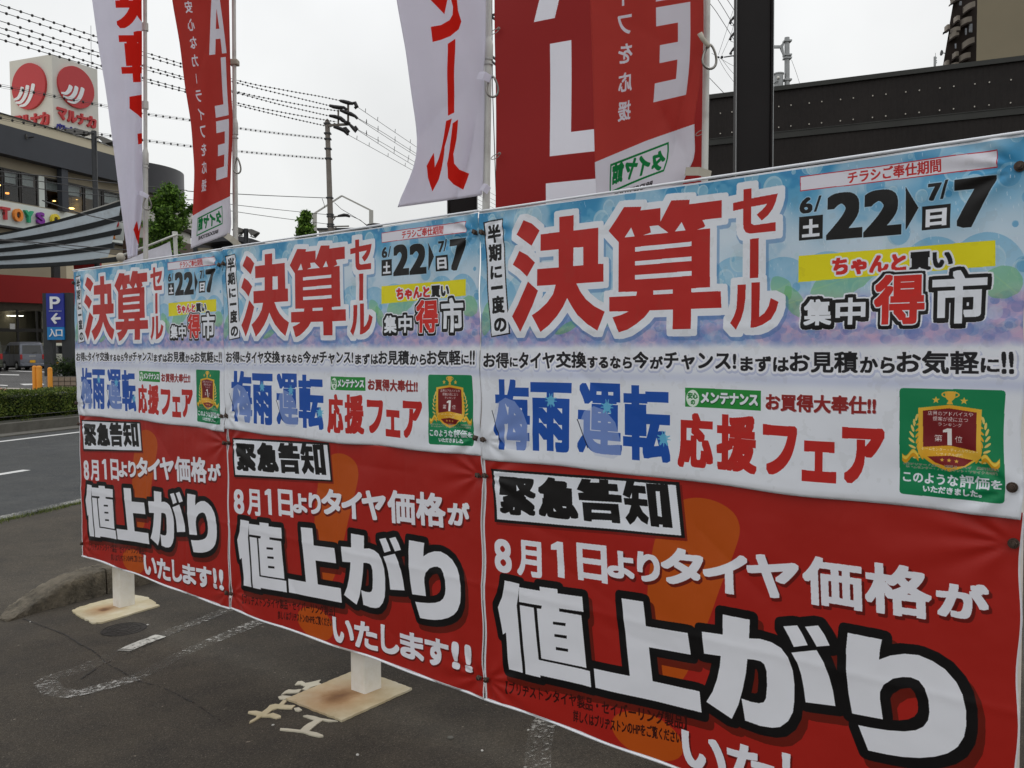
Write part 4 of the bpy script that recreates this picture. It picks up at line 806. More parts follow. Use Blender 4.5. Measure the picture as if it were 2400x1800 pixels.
# ================================================================== FLAG POLES, FLAGS, PYLON POSTS
IMWF = white_flag_print(); IMRF = red_flag_print()
MWF = printmat('white_flag_cloth', IMWF, .8, .55, .35, 6., .1, 700.); MRF = printmat('red_flag_cloth', IMRF, .8, .55, .35, 6., .1, 700.)
def flag_pole(px_top, px_bot, Y, r, joint, label, mark=False):
    a = at(px_top[0], px_top[1], Y); b = at(px_bot[0], px_bot[1], Y); d = (a-b)/(a.z-b.z); z0 = gz(b.x, b.y); P = lambda z: b+d*(z-b.z)
    t = thing('flag_pole', label, 'flag pole', P(z0), 'flag poles behind the banners'); zj = at(px_bot[0], joint, Y).z
    z1_ = .42; mb = MB(); mb.tube([P(z1_), P(zj)], r, 14); obj('lower_tube', mb, M['pole'], t, smooth='auto')
    mb = MB(); mb.tube([P(zj-.05), P(4.35)], r*.78, 14); obj('upper_tube', mb, M['pole'], t, smooth='auto')
    mb = MB(); mb.tube([P(zj-.035), P(zj-.03), P(zj+.03), P(zj+.04), P(zj+.06)], [r*1.05, r*1.28, r*1.28, r*1.15, r*.8], 14); obj('joint', mb, M['pole'], t, smooth='auto')
    for q in (-.02, -.035): mb = MB(); mb.tube([P(zj+q*1.4), P(zj+q*1.4-.006)], r*1.36, 14); obj('ring', mb, M['cap'], t)
    q0 = P(.5)-ORG; xs_ = -q0.dot(U); q1 = L(xs_, .06, .5-0*xs_); 
    for zq in (.5, 1.1): a_ = P(zq); b_ = L(xs_, .06, zq); mb = MB(); mb.beam(a_, b_, .03, .03); obj('clamp', mb, M['galv'], t)
    return t, P
def carabiner(px, Y, hgt, parent, wd=.4, tilt=0.):
    C = at(px[0], px[1], Y-.03); pts = []
    for k in range(25):
        a = 2*math.pi*k/24; w_ = (.5-.22*math.cos(a))*wd; x = math.sin(a)*hgt*w_*1.3; z = math.cos(a)*hgt/2
        x, z = x*math.cos(tilt)-z*math.sin(tilt), x*math.sin(tilt)+z*math.cos(tilt); pts.append(C+Vector((x, -.004*math.sin(a*2), z)))
    mb = MB(); mb.tube(pts, hgt*.055, 6, False); return obj('carabiner', mb, M['steel'], parent, smooth=True)
def wrap(px0, px1, Y, wd, m, parent, name='strap', label=None):
    a, b = at(px0[0], px0[1], Y), at(px1[0], px1[1], Y-.02); mid = (a+b)/2+Vector((0, -.012, .004)); up = (b-a).normalized().cross(Vector((0, 1, 0))).normalized()*wd/2
    mb = MB(); mb.strip([a+up, mid+up, b+up*.9], [a-up, mid-up, b-up*.9], Vector((0, -.003, 0))); return obj(name, mb, m, parent, label=label)
def lerp_tab(tab, y):
    if y <= tab[0][0]: 
        (y0, x0), (y1, x1) = tab[0], tab[1]
        return x0+(x1-x0)*(y-y0)/(y1-y0)*.5
    for (y0, x0), (y1, x1) in zip(tab, tab[1:]):
        if y <= y1: t = (y-y0)/(y1-y0); return x0+(x1-x0)*t
    return tab[-1][1]
def smooth_tab(tab, y, h=22): return sum(lerp_tab(tab, y+d*h)*w_ for d, w_ in ((-1, .25), (0, .5), (1, .25)))
def crease(t, v, t0, v0, t1, v1, h):
    dx, dv = t1-t0, (v1-v0)*3; l = math.hypot(dx, dv); p = ((t-t0)*dx+(v-v0)*3*dv)/l; q = abs((t-t0)*dv-(v-v0)*3*dx)/l; e = 1 if 0 < p < l else math.exp(-abs(p if p < 0 else p-l)/.15); return h*math.exp(-q/.10)*e*min(1, .3+abs(p)/l)
def flag(name, Y, left, right, ytop, bl, br, m, umap, hpx, depth, label, n=56, rows=130, fold=0.):
    """left/right: (y, x) outlines seen in the photograph; bl, br: bottom corner heights; umap(t, v): print coordinate; depth(t, v): ripple in metres"""
    vs = []; uvs = []; H = 1.8
    for j in range(rows):
        v = j/(rows-1)
        for i in range(n):
            t = i/(n-1); yb = bl+(br-bl)*t; y = ytop+(yb-ytop)*v; x0 = smooth_tab(left, y); x1 = smooth_tab(right, y); q = umap(t, v)
            yd = Y+depth(t, v); P = at(x0+(x1-x0)*t, y, Y); P.y = yd; P = at(x0+(x1-x0)*t, y, yd); vs.append(P); uvs.append((1-q[0], 1-q[1]))
    if fold:
        pass
    mb = MB(); mb.add(vs, [(j*n+i, j*n+i+1, (j+1)*n+i+1, (j+1)*n+i) for j in range(rows-1) for i in range(n-1)])
    me = bpy.data.meshes.new(name); C = vs[n//2]; me.from_pydata([tuple(p-C) for p in mb.v and [Vector(q) for q in mb.v]], [], mb.f); me.materials.append(m)
    uv = me.uv_layers.new(name='print')
    for l in me.loops: uv.data[l.index].uv = uvs[l.vertex_index]
    for p in me.polygons: p.use_smooth = True
    o = link(bpy.data.objects.new(name, me)); o.location = C; md = o.modifiers.new('cloth', 'SOLIDIFY'); md.thickness = .0008
    tag(o, label, 'flag', 'sale flags on poles'); return o
# heights: the flag is 1.8 m tall; the part above the frame runs on to the pole top
def ytop(px, ybot, Y): return ybot-1.8*F_PX/Y
# A: narrow white flag at the far left, folded back on itself
YA = 5.2; yb = 604; yt_ = ytop(340, yb, YA)
pA, PA = flag_pole((340, 0), (341.5, 590), YA+.05, .0145, 372, 'thin white flag pole beside the narrow folded white flag at the far left')
flag('sale_flag', YA, [(-120, 200), (0, 216), (110, 231), (210, 248), (330, 264), (400, 273), (480, 283), (560, 294), (600, 300)], [(-120, 333), (0, 332), (100, 333), (200, 332), (340, 333), (400, 334), (450, 336), (500, 333), (560, 326), (604, 321)],
     yt_, 606, 600, MWF, lambda t, v: (t*(.50-.17*v**1.5), v), 0, lambda t, v: .035*math.sin(t*5+v*3)-.05*t*(1-t)*2+.012*math.sin(t*14+v*9)*v, 'narrow white flag with mirrored red letters, folded and twisted, leftmost of the flags')
wrap((326, 452), (348, 462), YA-.02, .026, MWF, pA); carabiner((345, 475), YA, .085, pA)
for y in (65, 250): mb = MB(); p = PA(at(341, y, YA).z); mb.tube([p, p+Vector((0, 0, .045))], .019, 12); obj('clip', mb, M['pole'], pA)
# B: red flag
YB = 5.0; yb = 575
pB, PB = flag_pole((548, 0), (552, 580), YB+.05, .0150, 302, 'thin white flag pole beside the narrower red flag on the left', True)
flag('sale_flag', YB, [(-120, 392), (0, 403), (100, 421), (200, 433), (290, 448), (400, 456), (495, 452), (540, 449), (585, 447)], [(-120, 535), (0, 537), (150, 540), (235, 543), (270, 546), (330, 545), (380, 542), (470, 539), (520, 543), (548, 541), (575, 532)],
     ytop(0, yb, YB), 583, 548, MRF, lambda t, v: (t*.92+.06*math.sin(t*6.28)*.5+.02, v), 0, lambda t, v: .05*math.sin(t*3.1+1)+.018*math.sin(t*9+v*4)+crease(t, v, .9, .2, .2, .5, .012)+crease(t, v, 1., .98, .55, .80, .02)+.01*math.sin(v*22+t*4)*t, 'narrow red sale flag with mirrored white letters, second flag from the left')
wrap((524, 547), (563, 577), YB-.02, .034, M['tape'], pB, label='grimy beige strap tying the flag corner'); carabiner((556, 388), YB, .09, pB, .3)
mb = MB(); p = PB(at(550, 140, YB).z); mb.box(p, (.05, .05, .032)); obj('clip', mb, M['tape'], pB, bevel=.006)
# C: white flag in the middle
YC = 3.65; yb = 472
pC, PC = flag_pole((1146, 0), (1139, 500), YC+.04, .0160, 122, 'white flag pole beside the wide white flag in the middle')
flag('sale_flag', YC, [(-120, 918), (0, 929), (120, 951), (220, 964), (300, 976), (350, 978), (395, 969), (440, 950), (486, 929)], [(-120, 1141), (0, 1139), (120, 1138), (175, 1133), (200, 1136), (300, 1135), (400, 1133), (450, 1131), (480, 1126)],
     ytop(0, yb, YC), 486, 458, MWF, lambda t, v: (.03+t*.94, v), 0, lambda t, v: .05*math.sin(t*2.6+.6)+.016*math.sin(t*8-v*7)*(.3+v)+crease(t, v, 1., .70, .66, 1.02, .035)+crease(t, v, 1., .70, .0, .84, .018)+crease(t, v, .2, .5, .7, .62, .01), 'wide white flag with mirrored red letters hanging in the middle above the banners')
wrap((1120, 178), (1150, 186), YC-.02, .034, MWF, pC); wrap((1128, 438), (1146, 448), YC-.0, .034, MWF, pC); carabiner((1154, 203), YC, .085, pC)
# D: wide red flag at the right
YD = 3.15; yb = 470
pD, PD = flag_pole((1657, 0), (1652, 400), YD+.05, .0125, -160, 'white flag pole beside the wide red flag on the right')
flag('sale_flag', YD, [(-120, 1380), (0, 1383), (150, 1388), (300, 1392), (380, 1394), (470, 1398)], [(-120, 1648), (0, 1649), (90, 1649), (150, 1646), (210, 1639), (265, 1629), (290, 1627), (350, 1629), (375, 1629), (400, 1612), (440, 1595)],
     ytop(0, yb, YD), 505, 432, MRF, lambda t, v: (t*.93+.02, v), 0, lambda t, v: .04*math.sin(t*2.8+.3)+.014*math.sin(t*8+v*5)+.03*max(0, t-.75)*math.sin(v*14)+crease(t, v, 1., .66, .80, .90, .03)+crease(t, v, 1., .97, .70, .84, .03)+crease(t, v, .1, .6, .9, .72, .008), 'wide red sale flag with mirrored white letters and green box, rightmost flag')
wrap((1606, 402), (1666, 410), YD-.03, .030, M['tape'], pD, label='grimy beige strap tying the flag corner')
mb = MB(); mb.tube([at(x, y, YD-.04) for x, y in ((1640, 78), (1646, 90), (1658, 105), (1664, 110))], [.010, .009, .008, .008], 8); obj('strap', mb, M['tape'], pD, smooth=True); carabiner((1663, 133), YD, .085, pD, .42)
# fallen back flag on a far pole between A and B
YE = 8.5; t = thing('leaning_flag_pole', 'short white pole with a slanting arm and limp white cloth behind the left banner', 'flag pole', at(412, 640, YE))
mb = MB(); mb.tube([at(417, 700, YE), at(410, 548, YE)], .020, 12); obj('pole', mb, M['pole'], t, smooth='auto'); mb = MB(); mb.tube([at(410, 552, YE), at(410, 543, YE)], .026, 12); obj('cap', mb, M['pole'], t)
mb = MB(); mb.tube([at(416, 550, YE-.05), at(400, 555, YE-.05), at(345, 577, YE-.05), at(277, 602, YE-.05)], .011, 8); obj('arm', mb, M['pole'], t, smooth=True)
mb = MB(); mb.ball(at(283, 603, YE-.05), .045, 8, 6); obj('knob', mb, M['tape'], t, smooth=True)
A = [at(x, y, YE+.03*math.sin(x*.2)) for x, y in ((288, 612), (320, 600), (350, 586), (375, 577), (398, 566))]; B = [at(x, y, YE+.03*math.sin(x*.15)) for x, y in ((290, 690), (320, 690), (350, 690), (380, 680), (410, 640))]
mb = MB(); mb.strip(A, B, Vector((0, .004, 0))); obj('cloth', mb, mat('plain_white_cloth', (.68, .67, .74), .8), t)
# pylon: two dark posts and the tall red banner between them
def hpost(xl, xr, Y, top, label):
    a = at(xl, 500, Y); b = at(xr, 500, Y); W = (b.x-a.x); c = (a.x+b.x)/2; z0 = gz(c, Y); t = thing('pylon_post', label, 'post', (c, Y+W/2, z0), 'dark posts of the tall sign')
    y = Y+W/2; f = .016
    for nm, ctr, sz in (('web', (c, Y+.05, (z0+top)/2), (W-.02, .02, top-z0)), ('flange', (c-W/2+f/2, Y+.03, (z0+top)/2), (f, .06, top-z0)), ('flange', (c+W/2-f/2, Y+.03, (z0+top)/2), (f, .06, top-z0)), ('cover', (c, Y+.018, (z0+top)/2), (W*.86, .008, top-z0))):
        mb = MB(); mb.box(ctr, sz); obj(nm, mb, M['black'], t, bevel=.003)
    for s_ in (-1, 1): mb = MB(); mb.box((c+s_*(W/2-.002), Y-.003, (z0+top)/2), (.004, .005, top-z0)); obj('trim', mb, M['galv'], t)
    mb = MB(); mb.box((c, y, z0+.01), (W+.2, W+.2, .02)); obj('base_plate', mb, M['darksteel'], t)
    return t
hpost(1048, 1119, 6.9, 9.5, 'dark steel post rising behind the wide white flag'); hpost(1723, 1811, 5.6, 9.5, 'thick dark steel post right of the rightmost red flag')
BW = Wall(1163, 450, 6.25, 90+27); mR, _ = BW.hit(1657, 300); zL0 = BW.hit(1300, 103)[1]; zL1 = BW.hit(1300, 368)[1]; m0 = BW.hit(1292, 250)[0]; m1 = BW.hit(1425, 350)[0]
ztop_b = 5.6; pitch = zL0-BW.hit(1292, 47)[1]; lh = zL0-zL1; Z = lambda z: (ztop_b-z)*1000
gap = BW.hit(1292, 47)[1]-zL0; zE0 = BW.hit(1285, 432)[1]
lets = [('L', m0*1000, m1*1000, Z(zL0), Z(zL1)), ('E', (m0-.03)*1000, m1*1000, Z(zE0), Z(zE0-lh)), ('A', (m0-.02)*1000, (m1+.02)*1000, Z(zL0+gap+lh), Z(zL0+gap)), ('S', m0*1000, m1*1000, Z(zL0+2*gap+2*lh), Z(zL0+2*gap+lh))]
IMB = big_banner_print(mR, lets); MBB = printmat('tall_banner_cloth', IMB, .5, .05, .2, 2., .2)
nx, ny = 40, 90; vs = []; uvs = []
for j in range(ny):
    for i in range(nx):
        u_, v_ = i/(nx-1), j/(ny-1); vs.append(BW.pt(u_*mR, ztop_b-4.2*v_, .008*math.sin(v_*19+u_*3)+.02*math.sin(u_*math.pi*1.5))); uvs.append((u_, 1-v_))
me = bpy.data.meshes.new('tall_banner'); C = vs[0]; me.from_pydata([tuple(v-C) for v in vs], [], [(j*nx+i, j*nx+i+1, (j+1)*nx+i+1, (j+1)*nx+i) for j in range(ny-1) for i in range(nx-1)]); me.materials.append(MBB)
uv = me.uv_layers.new(name='print')
for l in me.loops: uv.data[l.index].uv = uvs[l.vertex_index]
tb = link(bpy.data.objects.new('tall_banner', me)); tb.location = C; md = tb.modifiers.new('cloth', 'SOLIDIFY'); md.thickness = .003
tag(tb, 'tall deep red banner with big white letters hung between the two dark posts', 'banner')
for x, y, tl in ((1159, 74, -.9), (1161, 367, -.7), (1642, 311, 0)):
    Cn = at(x, y, 6.2 if x < 1500 else 5.5); pts = [Cn+Vector((.035*math.cos(a)*math.cos(.5)-.012*math.sin(a)*math.sin(.5), 0, .035*math.cos(a)*math.sin(.5)+.012*math.sin(a)*math.cos(.5))) for a in np.linspace(0, 6.283, 15)]
    mb = MB(); mb.tube(pts, .003, 5, False); obj('hook', mb, M['steel'], tb)
    mb = MB(); q = Cn+Vector((.03, .0, .02)); mb.tube([q+Vector((.008*math.cos(a), -.006, .008*math.sin(a))) for a in np.linspace(0, 6.283, 11)], .003, 5, False); obj('eyelet', mb, M['steel'], tb)
mb = MB(); mb.tube([at(1151, -300, 6.3), at(1154, 200, 6.3), at(1166, 560, 6.3)], .0035, 5); obj('rope', mb, M['wire'], tb)
ta = thing('bracket_arms', 'dark rods reaching from the dark post to the tall red banner', 'bracket', at(1100, 120, 6.9))
for (a, b) in (((1119, 20), (1165, 48)), ((1119, 48), (1165, 32)), ((1119, 105), (1166, 142)), ((1119, 120), (1166, 154))):
    mb = MB(); mb.beam(at(*a, 6.9), at(*b, 6.35), .014); obj('rod', mb, M['black'], ta)

# ================================================================== DARK BUILDING ON THE RIGHT
RW_ = Wall(1811, 208, 12, 180-66+0)            # runs to the right and towards us
_, zt_ = RW_.hit(1811, 208); mA = -3.0; mB_ = 9.0
rb = thing('dark_building', 'dark brown metal clad building with a row of pale fixings behind the banners', 'building', RW_.pt(0, 0))
mdk, n, b, _ = newmat('dark_ribbed_metal')
b.inputs['Roughness'].default_value = .55; b.inputs['Specular IOR Level'].default_value = .2; z = noise(n, 1.3, 6, .7); z2 = noise(n, 25, 3); mp = mixc(n, .3, z.outputs[0], z2.outputs[0]); r = rampn(n, mp, [(.35, (.012,.0095,.0085)), (.65, (.022,.018,.016))]); n.links.new(r.outputs[0], b.inputs['Base Color'])
M['darkwall'] = mdk; M['capm'] = mat('dark_cap', (.030, .031, .027), .6, var=.2, scale=2)
def facing(m, z, off=0.): return RW_.pt(m, z, off)
sgn = 1 if (RW_.pt(0, 0, 1).y < RW_.pt(0, 0).y) else -1
zs1, zs2 = RW_.hit(1811, 314)[1], RW_.hit(1811, 328)[1]
def corr(z0, z1, off, name):                     # ribbed sheet
    p = .07; k = int((mB_-mA)/p); vs = []; 
    for i in range(k+1):
        for q, o_ in ((0, 0), (.3, 0), (.4, .003), (.9, .003)):
            m_ = mA+(i+q)*p; 
            for zz in (z0, z1): vs.append(facing(m_, zz, sgn*(off+o_)))
    c = len(vs)//2; mb = MB(); mb.add(vs, [(2*i, 2*i+2, 2*i+3, 2*i+1) for i in range(c-1)]); return obj(name, mb, mdk, rb)
corr(zs1, zt_-.05, .03, 'upper_cladding'); corr(0, zs2, .03, 'lower_cladding')
def wbox(m0, m1, z0, z1, o0, o1, W=RW_, s_=None):
    s_ = sgn if s_ is None else s_; mb = MB(); return mb.hexa([W.pt(m0, z0, s_*o0), W.pt(m1, z0, s_*o0), W.pt(m1, z0, s_*o1), W.pt(m0, z0, s_*o1)], [W.pt(m0, z1, s_*o0), W.pt(m1, z1, s_*o0), W.pt(m1, z1, s_*o1), W.pt(m0, z1, s_*o1)])
obj('wall', wbox(mA, mB_, -.2, zt_-.05, -9, .028), mdk, rb); obj('cap', wbox(mA-.03, mB_, zt_-.05, zt_+.01, -9.05, .07), M['capm'], rb); obj('flashing', wbox(mA, mB_, zs2, zs1, .028, .055), M['capm'], rb)
mb = MB(); mb.hexa([facing(.18, zs1+.0, sgn*.05)]*0 or [facing(m_, zz, sgn*o_) for m_, zz, o_ in ((mA, zs1, .05), (mB_, zs1, .05), (mB_, zs1, .062), (mA, zs1, .062))], [facing(m_, zz, sgn*o_) for m_, zz, o_ in ((mA, zs1+.012, .05), (mB_, zs1+.012, .05), (mB_, zs1+.012, .062), (mA, zs1+.012, .062))]); obj('trim', mb, M['capm'], rb)
zb1, zb2 = RW_.hit(1826.6, 252)[1], RW_.hit(1826.6, 300.5)[1]
ma, mb2 = RW_.hit(1826.6, 252)[0], RW_.hit(1855, 250)[0]; mc = RW_.hit(1897.6, 244)[0]; pitchb = mc-ma; dm = mb2-ma; me0 = None
M['fix'] = mat('pale_fixing', (.55, .52, .45), .5)
for k in range(-6, 12):
    for d_ in (0, dm):
        for zz in (zb1, zb2):
            m_ = ma+k*pitchb+d_; 
            if m_ > mB_: continue
            P = facing(m_, zz, sgn*.045)
            if me0 is None: mb = MB(); mb.tube([(0,0,-.0),(0,-.014,0)], .0085, 8); o = obj('fixing', mb, M['fix'], rb, world=False); me0 = o
            else: o = link(me0.copy()); o.parent = rb
            o.location = P-rb.location; o.rotation_euler = (0, 0, math.atan2(RW_.d.y, RW_.d.x))
# beige block and brown apartment tower beyond it
bb = thing('beige_block', 'plain beige block wall rising behind the dark building at the top right', 'building', at(2350, 700, 40))
YB_ = 42; a = at(2289, 90, YB_); mb = MB(); mb.hexa([(a.x, YB_, 0), (a.x+30, YB_-12, 0), (a.x+40, YB_+12, 0), (a.x+9.5, YB_+14, 0)], [(a.x, YB_, 30), (a.x+30, YB_-12, 30), (a.x+40, YB_+12, 30), (a.x+9.5, YB_+14, 30)]); obj('wall', mb, M['tan'], bb)
mb = MB(); mb.hexa([(a.x-.2, YB_-.3, 30), (a.x+30.2, YB_-12.3, 30), (a.x+40, YB_+12, 30), (a.x+9.3, YB_+14, 30)], [(a.x-.2, YB_-.3, 30.5), (a.x+30.2, YB_-12.3, 30.5), (a.x+40, YB_+12, 30.5), (a.x+9.3, YB_+14, 30.5)]); obj('parapet', mb, M['tan'], bb)
at_ = thing('apartment_tower', 'dark brown apartment tower with curved pale balconies beside the beige block', 'tower block', at(2240, 700, 62))
YT = 62; fl = 3.0; zb = 0
edge = [(157, 2211), (118, 2216), (62, 2225), (0, 2237), (-60, 2249), (-120, 2260)]
Y0 = [-200]+[e[0] for e in edge[::-1]]
for i in range(14):                               # storeys, each set back a little at the left end
    z0 = i*fl; z1 = z0+fl; ym = 821-(z0+1.5-EYE)/YT*F_PX; xl = 2204+max(0, (157-ym))*.165; p0 = at(xl, ym, YT); p1 = Vector((at(2290, 821, YT).x+9.4, 0, 0))
    mb = MB(); mb.hexa([(p0.x, YT, z0), (p1.x, YT, z0), (p1.x, YT+12, z0), (p0.x+9, YT+12, z0)], [(p0.x+.48, YT, z1), (p1.x, YT, z1), (p1.x, YT+12, z1), (p0.x+9.5, YT+12, z1)]); obj('storey', mb, M['brown'], at_)
def balcony(x0, x1, yt0, yt1, hh, proj=.5):      # x range, top line at left and right in the picture, band height in px
    mid = [(x0+(x1-x0)*t, yt0+(yt1-yt0)*t+0*t) for t in np.linspace(0, 1, 9)]; A = []; B = []
    for t, (x, y) in zip(np.linspace(0, 1, 9), mid):
        Yd = YT-proj*math.sin(math.pi*min(.98, max(.02, .15+t*.55)))-.05; A.append(at(x, y-2.5*math.sin(math.pi*t), Yd)); B.append(at(x, y+hh*(1-.15*t)-2.5*math.sin(math.pi*t), Yd))
    mb = MB(); mb.strip(A, B, Vector((.02, .15, 0))); o = obj('balcony', mb, M['balc'], at_, smooth='auto')
    mb = MB(); n_ = len(B); back = [Vector((p.x, YT+.05, p.z)) for p in B]; mb.strip(B, back, Vector((0, 0, -.12))); obj('slab', mb, M['brown'], at_)
for row in range(-1, 3):
    dy = -84*row
    for x0, x1, a_, b_, h_ in ((2249, 2275, 131, 122, 14), (2233, 2247, 126, 120, 12), (2226, 2248, 152, 146, 10)): 
        if row >= 0 or True: balcony(x0+row*3, x1+row*3, a_+dy, b_+dy, h_)
    for x0, x1, a_, b_, h_ in ((2256, 2284, 100, 86, 15), (2227, 2248, 80, 71, 12), (2213, 2225, 146, 141, 12)): balcony(x0+row*2, x1+row*2, a_+dy, b_+dy, h_)
mlaun = mat('hanging_laundry', (.30, .32, .35), .9)
for (x, y, w_, h_) in ((2275, 66, 8, 20), (2264, 74, 4, 16), (2240, 108, 4, 12), (2251, 8, 6, 10)):
    p = at(x, y, YT-.4); o = MB(); k = YT/F_PX; o.box(p, (w_*k, .1, h_*k)); obj('laundry', o, mlaun, at_, bevel=.05)
tm = thing('roof_mast', 'slim grey mast with a spike standing on the dark roof edge near the tower', 'mast', at(2191, 170, 30))
mb = MB(); mb.tube([at(2191, 200, 30), at(2191, 133, 30)], .04, 10); obj('pole', mb, M['galv'], tm); mb = MB(); mb.tube([at(2192.5, 135, 30), at(2192.5, 124, 30)], .008, 5); obj('spike', mb, M['galv'], tm)
for y in (136, 142, 147): mb = MB(); mb.box(at(2194, y, 30), (.03, .05, .04)); obj('clamp', mb, M['galv'], tm)
dish = thing('satellite_dish', 'small satellite dish on the left edge of the brown tower', 'satellite dish', at(2208, 124, YT-.4)); c = at(2208, 124, YT-.5)
mb = MB(); mb.tube([c+Vector((-.05, 0, 0)), c+Vector((0, 0, 0))], [.2, .16], 14); obj('dish', mb, M['darksteel'], dish); mb = MB(); mb.tube([c, c+Vector((.35, .1, 0))], .03, 6); mb.tube([c+Vector((0,0,-.15)), c+Vector((-.2, -.1, -.13))], .015, 5); obj('arm', mb, M['darksteel'], dish)
# pole with transformer on the right
YP = 30; up = thing('utility_pole', 'grey utility pole with side arm and transformer can above the dark roof', 'utility pole', at(1844, 800, YP)); f = lambda x, y, Y=YP: at(x, y, Y)
g0 = f(1846, 820); mb = MB(); mb.tube([Vector((g0.x, YP, 0)), f(1844.5, 88)], [.11, .085], 14); obj('pole', mb, M['galv'], up, smooth='auto')
for y in (97, 130, 137, 188): mb = MB(); mb.box(f(1845, y), (.26, .24, .055)); obj('clamp', mb, M['galv'], up)
mb = MB(); mb.beam(f(1778, 110, YP-.0), f(1830, 110), .085); obj('arm', mb, M['galv'], up); mb = MB(); mb.slab([f(1830, 105), f(1838, 97), f(1838, 103), f(1836, 110), f(1838, 124), f(1838, 137), f(1834, 125), f(1829, 114)], (0, .06, 0)); obj('brace', mb, M['galv'], up)
mb = MB(); c = f(1825, 190); mb.tube([c+Vector((0, 0, -.4)), c+Vector((0, 0, .22))], .155, 16); obj('transformer', mb, M['galv'], up, smooth='auto'); mb = MB(); mb.tube([c+Vector((0, 0, .22)), c+Vector((0, 0, .26))], .18, 16); obj('lid', mb, M['galv'], up); mb = MB(); mb.ball(f(1824, 182, YP-.17), .05, 8, 6); obj('bushing', mb, M['whitepost'], up, smooth=True)
mb = MB(); mb.tube([f(1829, 200), f(1822, 190, YP-.2), f(1812, 197)], .012, 5); obj('lead', mb, M['wire'], up)

# ================================================================== WIRES
def cable(name, pts, r, label, beads=None, group=None, cat='cable', lat=0):
    """pts: (x, y, Y); smooth curve through them, beads = (spacing, radius)"""
    P = [at(*p) for p in pts]; D = []
    for i in range(len(P)-1):
        p0, p1, p2, p3 = P[max(i-1, 0)], P[i], P[i+1], P[min(i+2, len(P)-1)]
        for k in range(8): u = k/8; D.append(.5*((2*p1)+(p2-p0)*u+(2*p0-5*p1+4*p2-p3)*u*u+(3*p1-p0-3*p2+p3)*u**3))
    D.append(P[-1]); C = D[len(D)//2]; t = thing(name, label, cat, C, group)
    mb = MB(); mb.tube(D, r, 5, False); obj('wire', mb, M['wire'], t)
    if lat:
        for s_ in (-1, 1): mb = MB(); mb.tube([p+Vector((0, 0, s_*lat)) for p in D], r*.45, 4, False); obj('wire', mb, M['wire'], t)
    if beads:
        mb = MB(); acc = beads[0]*.5
        for a, b in zip(D, D[1:]):
            l = (b-a).length
            while acc < l: mb.ball(a.lerp(b, acc/l), beads[1], 6, 4); acc += beads[0]
            acc -= l
        obj('spacers', mb, M['ins'], t, kind='stuff')
    return t
def curve_pts(xy, Y0, Y1):
    x0, x1 = xy[0][0], xy[-1][0]; return [(x, y, 1/((1/Y0)+(1/Y1-1/Y0)*(x-x0)/(x1-x0))) for x, y in xy]
HV = [[(-260,-78),(0,11),(217,83),(340,123),(555,188),(660,210),(750,226)], [(-260,-58),(0,27),(217,96),(340,132),(555,194),(660,220.6),(757,244)], [(-260,-34),(0,49),(217,119),(340,155),(555,215),(660,237),(752,254)],
      [(-260,-12),(0,65),(217,128),(340,163),(555,218),(660,246),(768,271)], [(-260,-5),(0,78),(217,148),(340,184),(555,241),(660,263),(755,280)], [(-260,12),(0,92),(217,156),(340,191),(555,246),(660,272),(758,294)]]
ends = [(797,235.8),(772,247.7),(792,260),(772,271),(790,286),(764,295.5)]
ords = ['topmost', 'second highest', 'third', 'fourth', 'fifth', 'sixth']
for i, (h, e) in enumerate(zip(HV, ends)): cable('power_line', curve_pts(h+[e], 20, 45), .011, f'{ords[i]} of the beaded power lines sweeping down to the utility pole', (.42, .042), 'beaded power lines')
cable('power_line', curve_pts([(-200,160),(0,201),(253,250),(347,268),(441,281),(563,301),(664,314),(757,324)], 22, 45), .009, 'beaded twin cable sagging under the six power lines', (.42, .042), 'beaded power lines', lat=.05)
cable('power_line', curve_pts([(-200,235),(0,276),(105,297),(242,316),(362,332),(448,343),(563,355),(664,364),(760,372)], 22, 45), .009, 'lowest beaded twin cable, meeting the pole furthest down', (.42, .042), 'beaded power lines', lat=.05)
for i, (xy, rr_) in enumerate((([(-200,360),(0,401),(127,414),(275,430),(427,445),(455,449),(620,458),(766,464)], .018), ([(-200,380),(0,412),(300,452),(438,467),(620,488),(766,503)], .014), ([(-200,405),(0,432),(300,465),(429,478),(620,506),(766,525)], .014),
      ([(-200,545),(0,561),(150,574),(300,586),(520,600)], .02), ([(-200,550),(0,563),(150,580),(300,600),(480,622)], .012), ([(100,470),(185,499),(250,514),(300,523),(420,545)], .018))):
    cable('telephone_cable', curve_pts(xy, 26, 45), rr_, ['uppermost plain cable running to the lower part of the pole', 'middle plain cable running to the pole low down', 'lower plain cable running to the pole just above the banner', 'thick black cable crossing the striped canopy', 'thin black cable crossing the striped canopy low down', 'black cable crossing the top rim of the striped canopy'][i], None, 'plain cables')
for i, xy in enumerate(([(836,249.5),(900,293),(980,347),(1060,400),(1150,452),(1260,510)], [(839,277),(900,312),(979,362),(1150,465),(1260,520)], [(840,279),(900,318),(979,368),(1150,474),(1260,530)], [(839,304),(900,337),(975,381.5),(1150,484),(1260,540)], [(840,306),(900,345),(973,390),(1150,494),(1260,552)], [(816,316),(880,351),(970,401),(1150,502),(1260,560)])):
    t = cable('power_line', curve_pts(xy, 45, 90), .013, f'{ords[i]} wire descending to the right from the pole behind the white flag', None, 'wires right of the pole')
    P = [at(*p) for p in curve_pts(xy, 45, 90)]; mb = MB()
    for a, b in zip(P, P[1:]):
        for k in (.3, .75): q = a.lerp(b, k); mb.beam(q, q+Vector((.02, 0, .2)), .025)
    obj('bird_guards', mb, M['wire'], t, kind='stuff')
